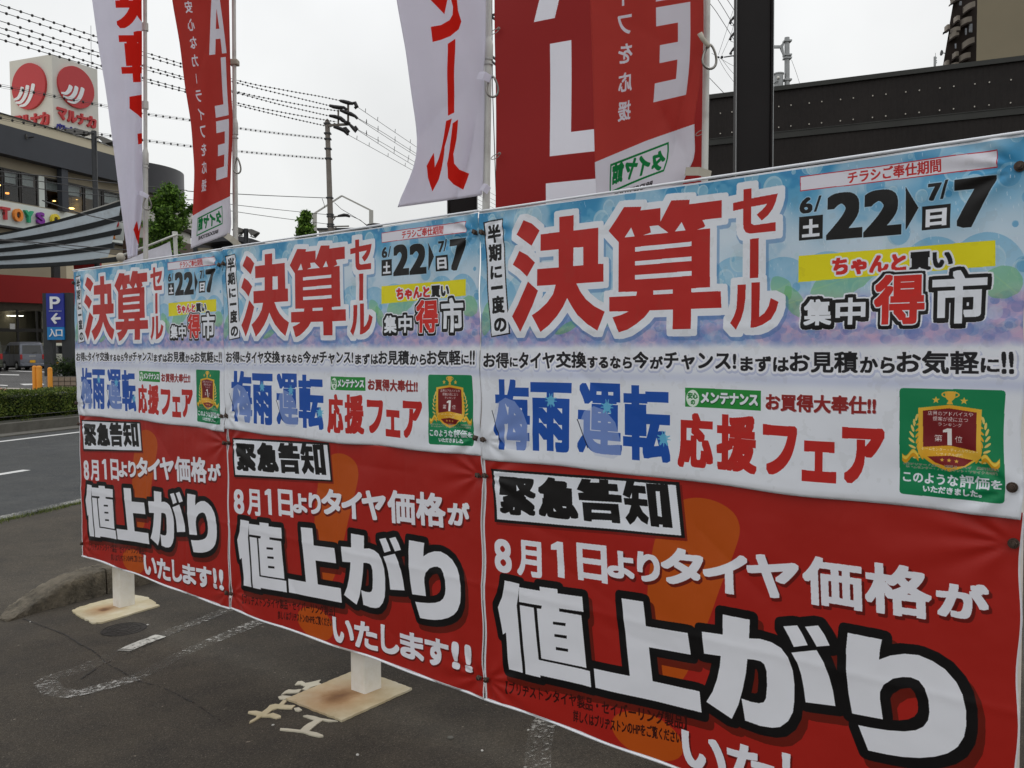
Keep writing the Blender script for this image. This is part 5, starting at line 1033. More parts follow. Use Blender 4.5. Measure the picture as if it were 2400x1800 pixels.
for i, xy in enumerate(([(1600,-70),(1667,12),(1690,45),(1725,100),(1760,150)], [(1640,-60),(1683,0),(1712,47),(1726,68),(1760,115)], [(1665,-60),(1705,0),(1717,18),(1726,32),(1760,80)], [(1640,160),(1664,184),(1700,222),(1720,245)], [(1668,125),(1684,134),(1705,147),(1725,157),(1760,170)], [(1684,136),(1700,165),(1726,200),(1760,240)], [(1690,136),(1708,160),(1726,180),(1760,220)], [(1684,128),(1700,80),(1718,25)], [(1692,128),(1712,84),(1720,55)])):
    cable('service_wire', [(x, y, 28+.0*x) for x, y in xy], .006 if i > 3 else .010, ['left slanting black wire crossing the gap left of the thick post', 'long slanting wire in the middle of the gap', 'short slanting wire at the top of the gap', 'lone thin wire dropping to the dark roof', 'wire joining the small arm below the insulators', 'faint stay wire lowest in the gap', 'faint stay wire above the lowest one', 'pale vertical stay left of the insulators', 'pale vertical stay next to the insulators'][i], None, 'wires left of the thick post')
cable('service_wire', [(1855,140,30),(1866,170,30),(1875,198,30)], .006, 'thin stay wire dropping right of the grey pole', None, 'wires left of the thick post')
for i, (x, y) in enumerate(((1716, 46), (1716, 84), (1717, 118))):
    t = thing('insulator', ['uppermost', 'middle', 'lowest'][i]+' looped dark insulator hanging on the wires beside the thick post', 'insulator', at(x, y, 28), 'insulators beside the thick post'); q = lambda a, b: at(x+a, y+b, 28)
    mb = MB(); mb.tube([q(8, -12), q(3, -4), q(-3, 3), q(-5, 9)], [.012, .045, .03, .05], 7); obj('body', mb, M['ins'], t); mb = MB(); mb.tube([q(-5, 9), q(-3, 13), q(8, 16), q(14, 17)], .008, 5); obj('jumper', mb, M['wire'], t)
t = thing('wire_bracket', 'small dark arm with fittings in the gap left of the thick post', 'bracket', at(1694, 133, 28)); mb = MB(); mb.tube([at(1697, 134, 28), at(1730, 129, 28)], .02, 6); obj('arm', mb, M['darksteel'], t)
for x in (1684, 1692): mb = MB(); mb.ball(at(x, 134, 28), .05 if x > 1690 else .035, 7, 5); obj('fitting', mb, M['darksteel'], t)

# utility pole in the middle distance
YU = 45; up = thing('utility_pole', 'tall brown concrete utility pole with black wrapped insulators in the middle distance', 'utility pole', Vector((at(775, 600, YU).x, YU, 0))); f = lambda x, y, Y=YU: at(x, y, Y)
b_ = at(776, 560, YU); t_ = at(767, 284, YU); d_ = (b_-t_)/(b_.z-t_.z); base = b_+d_*(0-b_.z)
up.location = base; mb = MB(); mb.tube([base, t_, t_+Vector((0, 0, .12))], [.19, .125, .03], 14); obj('pole', mb, M['concpole'], up, smooth='auto')
for y in (290, 313, 326, 349, 372, 464, 503, 508, 526, 531): mb = MB(); mb.box(f(767+(y-284)*.033, y), (.34, .3, .07)); obj('band', mb, M['darksteel'], up)
for a, b, w_ in (((770,294),(820,291),.14), ((793,298),(793,258),.10), ((816,290),(816,244),.12), ((774,298),(784,289),.06), ((784,289),(792,294),.06), ((778,508),(820,506),.08), ((780,531),(818,530),.08), ((778,520),(786,509),.06), ((779,543),(788,532),.06)):
    mb = MB(); mb.beam(f(*a, YU-.1), f(*b, YU-.1), w_*.8); obj('crossarm', mb, M['concpole'], up)
for pts in ([(797,236),(806,238),(817,241),(828,243)], [(826,242),(832,241),(836,250),(831,254)], [(772,247),(782,250),(795,252),(806,252),(813,257)], [(797,258),(808,262),(822,267),(832,272),(838,278)], [(772,271),(784,273),(798,277),(808,283)], [(795,277),(803,282),(812,287)], [(782,297),(796,301),(808,306),(816,316)], [(800,303),(810,301),(816,308),(812,314)], [(820,292),(828,300),(834,307),(837,303),(832,296)], [(808,290),(815,286),(820,290)]):
    mb = MB(); mb.tube([f(x, y, YU-.2) for x, y in pts], [.07]+[.10+.025*math.sin(k*9) for k in range(len(pts)-2)]+[.07], 7); obj('insulator', mb, M['ins'], up, smooth='auto')
for pts in ([(755,465),(758,474),(760,480),(760,486)], [(784,475),(800,490),(832,509),(845,517),(865,531)], [(790,508),(820,505),(845,516),(862,531)]):
    mb = MB(); mb.tube([f(x, y, YU-.2) for x, y in pts], .014, 5); obj('lead', mb, M['wire'], up)
mb = MB(); mb.tube([f(x, y, YU-.25) for x, y in ((792,506),(806,504),(815,505),(820,508))], [.05,.09,.09,.06], 6); obj('insulator', mb, M['ins'], up)

# ================================================================== SHOPPING BUILDING ON THE LEFT
FW = Wall(0, 500, 66, 19); fs = 1                 # long upper front, receding to the right
assert FW.pt(0, 0, 1).x > FW.pt(0, 0).x
z_ = lambda y: FW.hit(0, y)[1]; mof = lambda x, y=450: FW.hit(x, y)[0]
bd = thing('shopping_building', 'large cream and charcoal shopping building with a glazed upper floor and round corner tower', 'building', FW.pt(0, 0)); mL, mR_ = -25, mof(302)
def fb(name, m0, m1, z0, z1, o0, o1, m, parent=bd, **kw): return obj(name, wbox(m0, m1, z0, z1, o0, o1, FW, 1), m, parent, **kw)
fb('parapet', mL, mR_, z_(298), z_(266), -.5, .0, M['cream']); fb('coping', mL, mR_, z_(266), z_(264), -.6, .12, M['darksteel'])
fb('fascia', mL, mR_, z_(365), z_(298), -.4, .9, M['navy']); fb('soffit_wall', mL, mR_, z_(391), z_(365), -.5, 0, M['beige'])
fb('roof', mL, mR_, z_(300), z_(298), -40, -.5, M['cream']); fb('end_wall', mR_-.3, mR_, 0, z_(298), -40, -.5, M['beige'])
fb('back_wall', mL, mR_, 0, z_(298), -40, -39.6, M['beige'])
zw0, zw1 = z_(468), z_(391); fb('lower_wall', mL, mR_, 0, z_(534), -.5, 0, M['beige']); fb('sill', mL, mR_, z_(471.5), zw0, -.5, .15, M['beige'])
fb('sign_board', mL, mR_, z_(529), z_(471.5), -.4, .35, M['signwhite']); fb('sign_ledge', mL, mR_, z_(533), z_(529), -.4, .5, M['darksteel'])
# interior behind the glazing
fb('interior_back', mL, mR_, zw0, zw1+.1, -7.2, -7, M['inside']); fb('interior_floor', mL, mR_, zw0-.2, zw0, -7, -.3, M['inside']); fb('interior_ceiling', mL, mR_, zw1+.1, zw1+.3, -7, -.5, M['inside'])
cuts = [mL]+list(np.arange(-19.2, -1, 3.2))+[mof(8), mof(49), mof(90)]
more = [mof(104), mof(150), mof(197), mof(241), mof(285), mR_-.3]
def window(m0, m1):
    wn = obj('window', wbox(m0+.04, m1-.04, zw1-.12, zw1, -.12, .02, FW, 1), M['frame'], bd)
    for nm, a, b, c, d in (('frame', m0+.04, m0+.14, zw0, zw1-.12), ('frame', m1-.14, m1-.04, zw0, zw1-.12), ('frame', m0+.14, m1-.14, zw0, zw0+.08)): fb(nm, a, b, c, d, -.1, .02, M['frame'], wn)
    fb('pane', m0+.14, m1-.14, zw0+.08, zw1-.12, -.06, -.05, M['glass'], wn)
    fb('blind', m0+.14, m1-.14, zw1-(zw1-zw0)*rnd.choice((.36,.40,.38)), zw1-.13, -.4, -.36, M['blind'], wn)
for a, b in list(zip(cuts, cuts[1:]))+list(zip(more, more[1:])): window(a, b)
fb('pier', mof(91), mof(104), zw0, zw1, -.3, .03, M['signwhite'])
for x0, x1 in ((129, 144),): fb('column', mof(x0), mof(x1), z_(471), z_(365), .25, .75, M['navy'])
fb('partition', mof(51), mof(76), zw0, zw1, -1.3, -1.2, mat('dark_partition', (.06, .03, .02), .8))
lampm = glow('warm_lamp', (1, .58, .16), 9.); lampo = glow('orange_lamp', (1, .30, .06), 4.); lampf = glow('cool_lamp', (1, .92, .76), 8.)
wl = thing('pendant_lamps', 'warm pendant lamps glowing behind the upper floor glazing', 'lamps', FW.pt(6, zw0))
for x, y, r, mm in ((17.5,453,1.3,lampo),(37,456,1.3,lampm),(54,430,1.1,lampm),(0,434,.8,lampm),(127,443,.6,lampo),(127,471,.7,lampm),(184,469,1.3,lampm),(231,466,.6,lampm),(148.5,486,.7,lampm),(168,488.5,1.2,lampm),(155,486,.5,lampo),(262,480,1.,lampm)):
    ry = ray(x, y); W2 = FW.p-FW.n*4; t = W2.dot(FW.n)/(ry.x*FW.n.x+ry.y*FW.n.y); P = Vector((ry.x*t, ry.y*t, EYE+ry.z*t)); mb = MB(); mb.ball(P, r*.2, 10, 6, (1, 1, .28)); lo = obj('lamp_shade', mb, mm, wl, smooth=True)
    mb = MB(); mb.tube([P, Vector((P.x, P.y, zw1))], .012, 4); obj('cord', mb, M['frame'], wl)
# lettering, raised off the board
def letters(text, m, parent, org, ex, ez, h, wdt, depth, name='letter', bold=.0):
    v, t = glyph_tris(text); mn, mx_ = v.min(0), v.max(0); q = (v-mn)/(mx_-mn); nrm = Vector(ex).cross(Vector(ez)).normalized(); mb = MB(); n0 = -nrm
    from collections import Counter
    for side in (0, 1):
        P = [org+ex*(a*wdt)+ez*(b*h)+nrm*(-depth*side) for a, b in q]
        if side == 0: F0 = P
        else: F1 = P
    ec = Counter(); 
    for a, b, c in t:
        for e in ((a, b), (b, c), (c, a)): ec[e] += 1
    bnd = [e for e in ec if (e[1], e[0]) not in ec]; nV = len(F0)
    mb.add(F0+F1, [tuple(f) for f in t]+[(f[0]+nV, f[2]+nV, f[1]+nV) for f in t]+[(a, a+nV, b+nV, b) for a, b in bnd])
    o = obj(name, mb, m, parent)
    if bold: sd = o.modifiers.new('heavier', 'SOLIDIFY'); sd.thickness = bold; sd.offset = 0
    return o
ex = Vector((FW.d.x, FW.d.y, 0)); ez = Vector((0, 0, 1)); sgt = thing('store_sign_letters', 'raised coloured store name letters on the white board of the shopping building', 'sign', FW.pt(0, z_(500), .5))
for ch, x0, x1, y0, y1, mm in (('T', 6, 28, 487, 513, M['sred']), ('O', 35, 57.5, 491, 517, M['orl']), ('Y', 60, 83, 495, 520, M['green']), ('S', 90, 108, 499, 523, M['purple']), ('O', 123, 144, 503, 528, M['yellow'])):
    W3 = Wall(0, 500, 66, 19); xm = (x0+x1)/2
    def onb(x, y):
        ry = ray(x, y); q = FW.p+FW.n*.75; t = q.dot(FW.n)/(ry.x*FW.n.x+ry.y*FW.n.y); P = Vector((ry.x*t, ry.y*t)); return (P-FW.p).dot(FW.d), EYE+ry.z*t
    ma_, _ = onb(x0, 505); mb_, _ = onb(x1, 505); zt2 = onb(xm, y0)[1]; zb2_ = onb(xm, y1)[1]
    o = letters(ch, mm, sgt, FW.pt(ma_+.08, zb2_, .62), ex, ez, zt2-zb2_, mb_-ma_-.16, .14, bold=.17)
    fb('stand_off', (ma_+mb_)/2-.1, (ma_+mb_)/2+.1, (zt2+zb2_)/2-.1, (zt2+zb2_)/2+.1, .34, .6, M['frame'], sgt)
# floodlights
fl1 = thing('floodlight', 'small dark floodlight fixed to the charcoal fascia', 'floodlight', FW.pt(mof(52, 322), z_(322), 1)); mb = MB(); mb.box(at(52, 321, FW.pt(mof(52, 322), 0, 1).y-.3), (.8, .4, .35)); obj('head', mb, M['frame'], fl1); mb = MB(); mb.beam(FW.pt(mof(48, 322), z_(312), .9), FW.pt(mof(48, 322), z_(312), 1.4), .08); obj('arm', mb, M['frame'], fl1)
# round corner tower in drums
CT = Vector((-38.2, 84.5)); R0 = (at(426, 400, 82).x-CT.x)*.84
def drum(z0, z1, r, m, name='drum', r1=None, label=None):
    n = 48; mb = MB(); mb.hexa([Vector((CT.x+r*math.cos(a), CT.y+r*math.sin(a), z0)) for a in np.linspace(0, 6.2832, n+1)[:-1]], [Vector((CT.x+(r1 or r)*math.cos(a), CT.y+(r1 or r)*math.sin(a), z1)) for a in np.linspace(0, 6.2832, n+1)[:-1]]); return obj(name, mb, m, bd, smooth='auto', label=label)
zz = lambda y, Y=80: at(400, y, Y).z
drum(zz(447), zz(377), R0, M['navy2'], label='dark upper drum of the corner tower'); drum(zz(470), zz(447), R0-1.0, M['beige']); drum(zz(522), zz(470), R0+.7, M['greywhite'], label='pale middle drum'); drum(zz(530), zz(522), R0+.8, M['brown'], 'rim', R0+.9); drum(zz(560), zz(530), R0+.5, M['greywhite']); drum(0, zz(560), R0+1.2, mat('brown_lower_wall', (.10, .075, .06), .85))
# ground floor: red fascia over the shop front
GW = Wall(0, 700, 64, 38); gz0 = lambda y: GW.hit(0, y)[1]; gm = lambda x: GW.hit(x, 720)[0]; gL, gR = -22, 16
sf = thing('shop_front', 'bright red fascia over a glazed shop front lit by ceiling strips', 'shop front', GW.pt(0, 0)); assert GW.pt(0, 0, 1).x > GW.pt(0, 0).x
def gb(name, m0, m1, z0, z1, o0, o1, m, parent=sf, **kw): return obj(name, wbox(m0, m1, z0, z1, o0, o1, GW, 1), m, parent, **kw)
zr1, zr0 = gz0(644), gz0(708); gb('red_fascia', gL, gR, zr0, zr1, -.3, .3, M['redwall']); gb('roof', gL, gR, zr1-.3, zr1-.05, -4, -.3, M['beige'])
gb('upper_wall', gL, gR, zr1, gz0(560), -4.2, -4, M['cream'])
zg1, zg0 = gz0(726), zfar(*GW.pt(0, 0).xy); gb('lintel', gL, gR, zg1, zr0, -.3, 0, mat('dim_lintel', (.10, .085, .065), .9)); gb('inside_back', gL, gR, zg0, zg1, -9.2, -9, M['inside2']); gb('inside_ceiling', gL, gR, zg1, zg1+.2, -9, -.3, M['inside2']); gb('inside_floor', gL, gR, zg0-.1, zg0, -9, -.1, M['inside2'])
gx = [gL]+list(np.arange(-19, -1, 3))+[gm(38), gm(83), gm(98)]; zmid = gz0(774)
for a, b in zip(gx, gx[1:]):
    wn = gb('shop_window', a, b, zmid-.1, zmid+.15, -.1, .05, M['frame'])
    gb('frame', a, a+.14, zg0, zmid-.1, -.1, .05, M['frame'], wn); gb('frame', a, a+.14, zmid+.15, zg1, -.1, .05, M['frame'], wn); gb('pane', a+.14, b, zg0, zmid-.1, -.03, -.02, M['glass'], wn); gb('pane', a+.14, b, zmid+.15, zg1, -.03, -.02, M['glass'], wn)
gb('column', gm(99), gm(106), zg0, zr0, -.3, .15, M['greywhite']); gb('dark_front', gm(107), gR, zg0, zr0, -.3, 0, M['inside'])
for k in range(60):
    m_ = rnd.uniform(-14, gm(97)); o_ = -rnd.uniform(1, 8); mb = MB(); c = GW.pt(m_, zg1-.08-rnd.random()*.3, o_); mb.box(c, (.9, .12, .05)); obj('strip_light', mb, lampf, sf)
for k in range(12):
    m_ = rnd.uniform(-8, gm(97)); mb = MB(); h = rnd.uniform(.6, 1.6); mb.box(GW.pt(m_, zg0+h/2, -rnd.uniform(2, 5)), (rnd.uniform(.6, 1.8), .4, h)); obj('display', mb, [M['blind'], M['inside'], M['tape'], M['cream']][k % 4], sf)
gb('upper_column', gm(134), gm(149), zr1, GW.hit(142, 612)[1], -.9, -.4, M['rib'])
# poster in the window
gb('poster', gm(21), gm(33), gz0(771), gz0(758), .06, .08, M['blind'])
# striped canopy, flared like a hull
cp = thing('striped_canopy', 'flaring canopy of pale blue slats and dark ribs in front of the shopping building', 'canopy', at(100, 640, 54))
def cl(pts, dY, ext=True):
    pts = [(x/5.184, 360+y/5.184) for x, y in pts]
    if ext: (x0, y0), (x1, y1) = pts[0], pts[1]; pts = [(x0-130, y0-(y1-y0)/(x1-x0)*70)]+pts
    xs = np.linspace(pts[0][0], pts[-1][0], 22); X = [p[0] for p in pts]; Yp = np.array([p[1] for p in pts]); out = []
    c = np.polyfit(X, Yp, min(3, len(X)-1)); return [at(float(x), float(np.polyval(c, x)), 52+dY*.2+float(x)*.012) for x in xs]
S = [([(0,992),(500,880),(1000,760),(1470,628)], [(0,1050),(500,975),(1000,868),(1442,752)], 0, .35), ([(0,1095),(700,995),(1440,815)], [(0,1152),(700,1062),(1397,930)], .9, 1.2), ([(0,1197),(700,1113),(1385,975)], [(0,1248),(700,1190),(1355,1092)], 1.7, 2.), ([(0,1297),(700,1237),(1345,1150)], [(0,1352),(700,1322),(1310,1255)], 2.5, 2.8)]
for a, b, d0, d1 in S: mb = MB(); mb.strip(cl(a, d0), cl(b, d1), Vector((-.05, .12, 0))); obj('slat', mb, M['slat'], cp)
Dk = [([(0,962),(350,895),(980,722),(1470,580)], [(0,996),(500,884),(1000,764),(1472,632)], -.35, 0), ([(0,1048),(500,973),(1000,866),(1490,742)], [(0,1097),(700,997),(1490,803)], .0, .6), ([(0,1150),(700,1060),(1468,908)], [(0,1199),(700,1115),(1450,975)], .9, 1.5), ([(0,1246),(700,1188),(1382,1084)], [(0,1299),(700,1239),(1370,1152)], 1.7, 2.3), ([(0,1350),(700,1320),(1430,1250)], [(0,1395),(700,1366),(1415,1308)], 2.4, 2.7)]
for i, (a, b, d0, d1) in enumerate(Dk): mb = MB(); mb.strip(cl(a, d0), cl(b, d1), Vector((-.05, .3, 0))); obj('rib', mb, M['rib'], cp)
mb = MB(); mb.strip(cl([(980,712),(1150,660),(1475,555)], -.4, False), cl([(980,724),(1150,676),(1475,566)], -.35, False), Vector((0, .1, 0))); obj('flashing', mb, M['greywhite'], cp)
A = cl([(0,962),(350,895),(980,722),(1470,580)], 0); mb = MB(); mb.strip([p+Vector((-.2, .5, -.1)) for p in A], [p+Vector((-8, 8.5, -.6)) for p in A]); obj('roof', mb, M['rib'], cp)
for x0, x1 in (): a = at(x0, 622, 56); b = at(x1, 622, 56); mb = MB(); mb.hexa([(a.x, 56, .2), (b.x, 56, .2), (b.x, 56.5, .2), (a.x, 56.5, .2)], [(a.x, 56, a.z+.3), (b.x, 56, a.z+.3), (b.x, 56.5, a.z+.3), (a.x, 56.5, a.z+.3)]); obj('column', mb, M['rib'], cp)
for x in (-160,): a = at(x, 622, 56.5); mb = MB(); mb.box((a.x, 56.7, a.z/2), (.5, .4, a.z+.5)); obj('column', mb, M['rib'], cp)
# sign under the canopy end
sb = thing('hanging_sign', 'white sign board with a red and orange mark at the right end of the canopy', 'sign', at(278, 540, 60)); mb = MB(); mb.slab([at(x, y, 60) for x, y in ((268, 514), (288, 516), (288, 563), (262, 561))], (0, .2, 0)); obj('board', mb, M['signwhite'], sb)
mb = MB(); mb.ball(at(275, 524, 59.9), .2, 8, 5, (.6, .2, 1.2)); obj('mark', mb, M['sred'], sb); mb = MB(); mb.slab([at(x, y, 59.95) for x, y in ((264, 550), (268, 548), (270, 560), (263, 559))], (0, .04, 0)); obj('mark', mb, M['orl'], sb)
mb = MB(); mb.slab([at(x, y, 60.2) for x, y in ((288, 510), (297, 510), (306, 640), (288, 640))], (0, .4, 0)); obj('frame', mb, M['inside'], sb)
mb = MB(); mb.slab([at(x, y, 61.5) for x, y in ((172, 618), (232, 612), (232, 640), (174, 640))], (0, .4, 0)); rf2 = obj('red_panel', mb, M['redwall'], sf)

# rooftop sign: square box with the round red emblem on two faces
Yc = 75.; pc = at(121, 127, Yc); pl = at(22, 143, 76.8); pr = at(228, 163, 79.1); ztop = pc.z; z0 = at(121, 340, Yc).z
rs = thing('rooftop_sign', 'square white rooftop sign with a red round emblem and red lettering on each face', 'sign', (pc.x, pc.y, z0)); cn = Vector((pc.x, pc.y, 0)); el = Vector((pl.x, pl.y, 0))-cn; er = Vector((pr.x, pr.y, 0))-cn
ring = [cn, cn+er, cn+er+el, cn+el]; mb = MB(); mb.hexa([p+Vector((0, 0, z0)) for p in ring], [p+Vector((0, 0, ztop)) for p in ring]); obj('box', mb, mat('rooftop_sign_white', (.60, .59, .54), .8, var=.05, scale=.4), rs)
for origin, exv in ((cn+el, -el), (cn, er)):
    wd_ = exv.length; e1 = exv/wd_; nr = Vector((e1.y, -e1.x, 0)); 
    if nr.y > 0: nr = -nr
    fp = lambda u, v, o=.0: origin+e1*u+Vector((0, 0, ztop-v))+nr*o
    R = wd_*.395; cu, cvv = wd_*.485, R+wd_*.10
    mb = MB(); a_ = np.linspace(0, 6.2832, 49)[:-1]; mb.hexa([fp(cu+R*math.cos(a), cvv+R*math.sin(a), .0) for a in a_], [fp(cu+R*math.cos(a), cvv+R*math.sin(a), .22) for a in a_]); dsk = obj('emblem', mb, M['sred'], rs)
    for pts in (((-.33,0),(-.38,-.15),(-.46,-.30),(-.63,-.46),(-.90,-.50)), ((-.01,.04),(-.06,-.15),(-.13,-.33),(-.30,-.55),(-.52,-.66),(-.80,-.62)), ((.33,.07),(.27,-.15),(.17,-.40),(0,-.64),(-.24,-.80),(-.58,-.80))):
        D = []; 
        for i in range(len(pts)-1):
            p0, p1, p2, p3 = [np.array(pts[min(max(i+k, 0), len(pts)-1)]) for k in (-1, 0, 1, 2)]
            for u in np.linspace(0, 1, 7)[:-1]: D.append(.5*((2*p1)+(-p0+p2)*u+(2*p0-5*p1+4*p2-p3)*u*u+(3*p1-p0-3*p2+p3)*u**3))
        A = []; B = []
        for i, p in enumerate(D):
            d = D[min(i+1, len(D)-1)]-D[max(i-1, 0)]; d = d/np.hypot(*d); w_ = .105*min(1, .55+i/3)*(1-.75*(i/len(D))**3); n_ = np.array([-d[1], d[0]])*w_
            A.append(fp(cu+R*(p+n_)[0], cvv-R*(p+n_)[1], .26)); B.append(fp(cu+R*(p-n_)[0], cvv-R*(p-n_)[1], .26))
        mb = MB(); mb.strip(A, B, -nr*.03); obj('stripe', mb, M['white'], dsk)
    yl = cvv+R+wd_*.09; k_ = wd_*.86/4
    for q, ch in enumerate('マルナカ'):
        o = letters(ch, M['sred'], rs, fp(wd_*.08+q*k_, yl+wd_*.20, .12), e1, Vector((0, 0, 1)), wd_*.20, k_*.86, .10, bold=.18)
    o = letters('パワーシティ', M['bluel'], rs, fp(wd_*.05, yl+wd_*.40, .1), e1, Vector((0, 0, 1)), wd_*.10, wd_*.55, .05, bold=.08)
lr = thing('lightning_rod', 'thin lightning rod standing behind the rooftop sign', 'rod', at(214, 155, 79)); mb = MB(); mb.tube([at(214, 165, 79), at(213, 60, 79)], .025, 5); obj('rod', mb, M['galv'], lr)

# ================================================================== STREET LAMPS
M['lampbody'] = mat('lamp_body', (.10, .095, .085), .6)
def lamp(x, ytop, Y, sc, heads, label):
    p = at(x, ytop, Y); t = thing('street_lamp', label, 'street lamp', (p.x, p.y, zfar(p.x, p.y)), 'twin arm street lamps'); mb = MB(); mb.tube([(p.x, p.y, zfar(p.x, p.y)-.1), p], sc, 12); obj('pole', mb, M['darksteel'], t, smooth='auto')
    for (xa, ya), (xb, yb_), (xc, yc) in heads:
        mb = MB(); mb.beam(at(x, ya, Y), at(xa, ya, Y-.1), .12); obj('arm', mb, M['darksteel'], t); A = at(xa, ya, Y-.1); B = at(xb, yb_, Y-.1); C = at(xc, yc, Y-.1); h = (B-A); s_ = Vector((0, .45, 0)); u = Vector((0, 0, .30))
        mb = MB(); mb.hexa([A-s_*.4-u*.3, A+s_*.4-u*.3, C+s_-u*.9, B+s_*.5-u*.1, B-s_*.5-u*.1, C-s_-u*.9], [A-s_*.3+u*.3, A+s_*.3+u*.3, C+s_*.7+u*.55, B+s_*.4+u*.1, B-s_*.4+u*.1, C-s_*.7+u*.55]); hd = obj('lamp_head', mb, M['lampbody'], t)
        mb = MB(); mb.hexa([C-s_*.7-u*1.0+h*.1, C+s_*.7-u*1.0+h*.1, C+s_*.7-u*1.0-h*.25, C-s_*.7-u*1.0-h*.25], [C-s_*.7-u*.85+h*.1, C+s_*.7-u*.85+h*.1, C+s_*.7-u*.85-h*.25, C-s_*.7-u*.85-h*.25]); obj('lens', mb, M['cap'], hd)
lamp(220, 307, 58, .17, (((208, 312), (152, 305), (182, 309)), ((233, 322), (268, 333), (250, 330))), 'dark twin armed street lamp rising before the shopping building at the left')
lamp(576.5, 536, 52, .14, (((570, 540), (546, 539), (560, 540)), ((584, 541), (607, 545), (594, 545))), 'small dark twin armed street lamp right of the narrow red flag')

# ================================================================== TREES, HEDGE, PLANTER
def leaves(name, P, size, m, parent=None, up=.3, kind=None, flat=.6, label=None):
    P = np.asarray(P, float); n = len(P); nr = nrg.normal(size=(n, 3)); nr[:, 2] += up*2; nr /= np.linalg.norm(nr, axis=1)[:, None]; a = nrg.normal(size=(n, 3)); a -= nr*(a*nr).sum(1)[:, None]; a /= np.linalg.norm(a, axis=1)[:, None]; b = np.cross(nr, a)
    s_ = size*nrg.uniform(.6, 1.3, (n, 1)); q = np.stack([P-a*s_, P+b*s_*flat, P+a*s_, P-b*s_*flat], 1).reshape(-1, 3); org = np.array(parent_loc(parent)) if parent else np.zeros(3)
    me = bpy.data.meshes.new(name); me.vertices.add(4*n); me.vertices.foreach_set('co', (q-org).astype(np.float32).ravel()); me.loops.add(4*n); me.loops.foreach_set('vertex_index', np.arange(4*n, dtype=np.int32)); me.polygons.add(n); me.polygons.foreach_set('loop_start', np.arange(0, 4*n, 4, dtype=np.int32)); me.update(calc_edges=True); me.materials.append(m)
    o = link(bpy.data.objects.new(name, me))
    if parent: o.parent = parent
    if kind: o['kind'] = kind
    return o
def tree(px, ytop, ybot, wpx, Y, label, nl, ls, seed, lean=0):
    r = random.Random(seed); p = at(px, ytop, Y); q = at(px, ybot, Y); g = zfar(p.x, p.y); W = wpx/F_PX*Y/2; t = thing('street_tree', label, 'tree', (p.x, p.y, g), 'young street trees'); H = p.z
    mb = MB(); tr = [Vector((p.x+r.gauss(0, .03), p.y, g+(H-g)*k/8)) for k in range(9)]; mb.tube(tr, [.13-.013*k for k in range(9)], 8); obj('trunk', mb, M['bark'], t, smooth=True)
    P = []; z0 = q.z; 
    for k in range(46):
        f_ = (k+r.random())/46; zc = z0+(H-z0)*f_; prof = min(1, (1-f_)*3.2)**.7*min(1, .5+f_*3); a = r.uniform(0, 6.28); L_ = W*prof*r.uniform(.45, 1.02); tip = Vector((p.x+math.cos(a)*L_, p.y+math.sin(a)*L_, zc+L_*.5)); st_ = Vector((p.x, p.y, zc-L_*.3))
        mb = MB(); mb.tube([st_, st_.lerp(tip, .5)+Vector((0, 0, -.04)), tip], [.03, .018, .006], 5); obj('limb', mb, M['bark'], t)
        for c in range(4):
            cc = st_.lerp(tip, r.uniform(.35, 1.05)); rr2 = r.uniform(.14, .30)*W
            for _ in range(int(nl/184)): v = Vector((r.gauss(0, 1), r.gauss(0, 1), r.gauss(0, .8))); P.append(cc+v*rr2*.55)
    leaves('crown', [tuple(v) for v in P], ls, M['leafA'], t)
tree(399, 446, 640, 112, 34, 'bright green young tree behind the left banner, before the round tower', 15000, .07, 3)
tree(716, 498, 640, 58, 40, 'small bright green treetop left of the brown utility pole', 8000, .075, 8)
# clipped hedge along the far side of the road
hd_ = thing('hedge', 'clipped low green hedge along the far kerb of the road', 'hedge', (*rw(17, -15.7), .0)); w0, w1 = -15.95, -15.22
zt0 = .655
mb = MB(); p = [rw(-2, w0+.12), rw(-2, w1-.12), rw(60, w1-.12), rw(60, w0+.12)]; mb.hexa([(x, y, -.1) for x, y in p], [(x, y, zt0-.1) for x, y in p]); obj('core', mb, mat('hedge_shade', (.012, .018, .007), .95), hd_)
P = []
n_ = 70000
for i in range(n_):
    t_ = 10+abs(rnd.gauss(0, 1))*9 if i % 3 else rnd.uniform(-2, 60); b_ = .03*math.sin(t_*5.3)+.025*math.sin(t_*11+1); s_ = rnd.random()
    if s_ < .5: w_ = w1+b_-abs(rnd.gauss(0, .04)); z_q = rnd.uniform(.0, zt0-.02)
    elif s_ < .92: w_ = rnd.uniform(w0, w1); z_q = zt0+b_*.7+rnd.gauss(0, .022)
    else: w_ = w0-b_; z_q = rnd.uniform(0, zt0)
    if s_ < .5: z_q += 0
    x, y = rw(t_, w_+rnd.gauss(0, .012)); P.append((x, y, z_q))
leaves('foliage', P, .024, M['hedge'], hd_, .2, 'stuff', .65)
